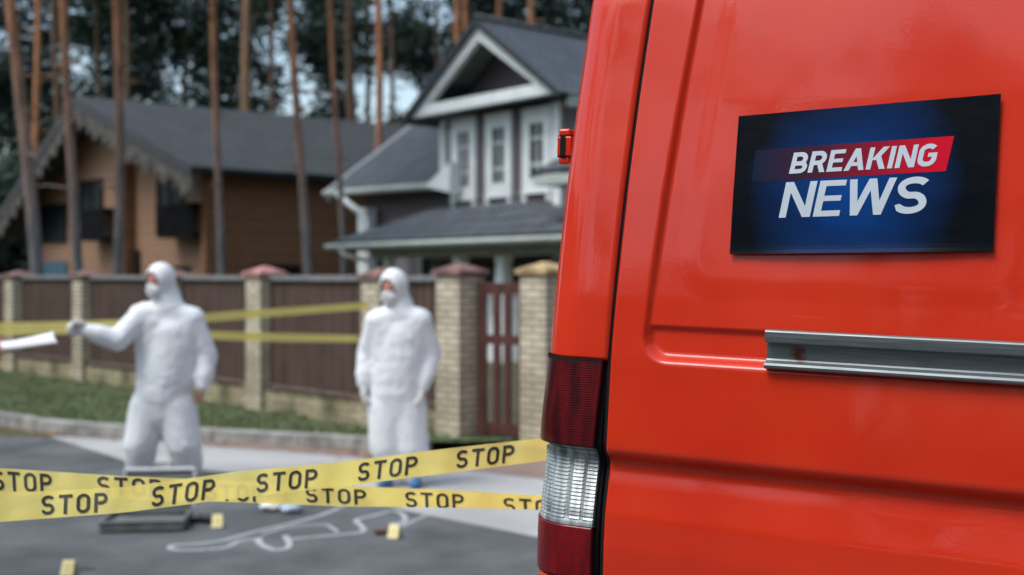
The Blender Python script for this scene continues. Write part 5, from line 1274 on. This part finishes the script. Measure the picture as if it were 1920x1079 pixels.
b = MB(); b.prism([V((-.07, -.010, .002)), V((.035, -.010, .002)), V((.060, .004, .002)), V((.035, .012, .002)), V((-.07, .010, .002))], V((0, 0, .003))); b.build("blade", M_ALU, r)
b = MB(); b.box((-.14, -.011, .001), (-.0705, .011, .014)); b.build("handle", mat("knife_handle", (.12, .13, .14), .5), r, bevel=.003)
def crumple(px, py, label, s, m, nm):
    p = G(px, py); b = MB(); ellip(b, (p.x, p.y, .028 * s), .075 * s, .05 * s, .03 * s, None, 16, 10)
    for v_ in b.v: v_ += V((noise.noise(v_ * 25), noise.noise(v_ * 25 + V((5, 5, 5))), noise.noise(v_ * 25 + V((9, 0, 9))) * .5)) * .022 * s; v_.z = max(v_.z, .002)
    tag(b.build(nm, m, None), label, nm.replace("_", " "))
crumple(511, 957, "crumpled white tissue lying behind the tapes near the chalk foot", 1.15, M_MASK, "tissue")
crumple(546, 961, "crumpled pale blue plastic bag next to the white tissue", 1.05, mat("blue_plastic", (.42, .55, .66), .3), "plastic_bag")
# chalk outline
ck = MB(); M_CHALK = mat("chalk", (.48, .52, .54), .95, var=1, vscale=38, col2=(.30, .33, .34), detail=6)
k_i = [0]
def chalk(pts, w_=.036):
    w3 = [G(x, y) for x, y in pts]; out = []
    for i in range(len(w3) - 1):                                # smooth through the points
        p0, p1, p2, p3 = w3[max(i - 1, 0)], w3[i], w3[i + 1], w3[min(i + 2, len(w3) - 1)]
        for j in range(8): t = j / 8; out.append(.5 * ((2 * p1) + (p2 - p0) * t + (2 * p0 - 5 * p1 + 4 * p2 - p3) * t * t + (3 * p1 - p0 - 3 * p2 + p3) * t ** 3))
    out.append(w3[-1]); k_i[0] += 1; z = -.0025 + .0002 * k_i[0]; L_, R3 = [], []
    for i, p in enumerate(out):
        t = (out[min(i + 1, len(out) - 1)] - out[max(i - 1, 0)]).normalized(); n = V((-t.y, t.x, 0)) * w_ / 2 * (1 + .25 * noise.noise(p * 9)); L_.append(V((p.x + n.x, p.y + n.y, z))); R3.append(V((p.x - n.x, p.y - n.y, z)))
    for i in range(len(out) - 1): ck.face([R3[i], R3[i + 1], L_[i + 1], L_[i]])
chalk([(645, 948), (600, 966), (540, 982), (480, 996), (420, 1012), (370, 1019), (325, 1022), (322, 1029), (360, 1031), (420, 1026), (450, 1014), (490, 1009)])
chalk([(490, 1008), (484, 1012), (492, 1022), (514, 1030), (538, 1027), (542, 1016), (534, 1004)], .042)
chalk([(545, 1010), (590, 1006), (640, 1002), (680, 996), (676, 984), (668, 975), (700, 966), (735, 958), (752, 962), (760, 972), (752, 980), (732, 982)])
chalk([(490, 1002), (540, 988), (585, 984), (612, 984), (622, 989), (634, 997)], .028)
chalk([(752, 988), (775, 976), (800, 966)], .028)
tag(ck.build("chalk_outline", M_CHALK, None), "white chalk outline of a fallen body drawn on the asphalt", "chalk outline")
# dry leaves along the kerb
lf = MB(); rg = random.Random(21)
for _ in range(170):
    t = rg.random(); i = rg.randrange(len(kerb_line) - 1); p = kerb_line[i].lerp(kerb_line[i + 1], t) + V((rg.uniform(-.1, .1), -abs(rg.gauss(0, .22)) - .02, 0)); a = rg.uniform(0, 6.3); s = rg.uniform(.02, .045)
    q = [V((math.cos(a + j * 1.57) * s * (1 if j % 2 else .55), math.sin(a + j * 1.57) * s * (1 if j % 2 else .55), rg.uniform(.004, .02))) + V((p.x, p.y, 0)) for j in range(4)]; lf.face(q)
tag(lf.build("dry_leaves", mat("dry_leaf", (.30, .13, .05), .8, var=.5, vscale=3), None), "scattered brown dry leaves along the kerb", "leaves", kind='stuff')
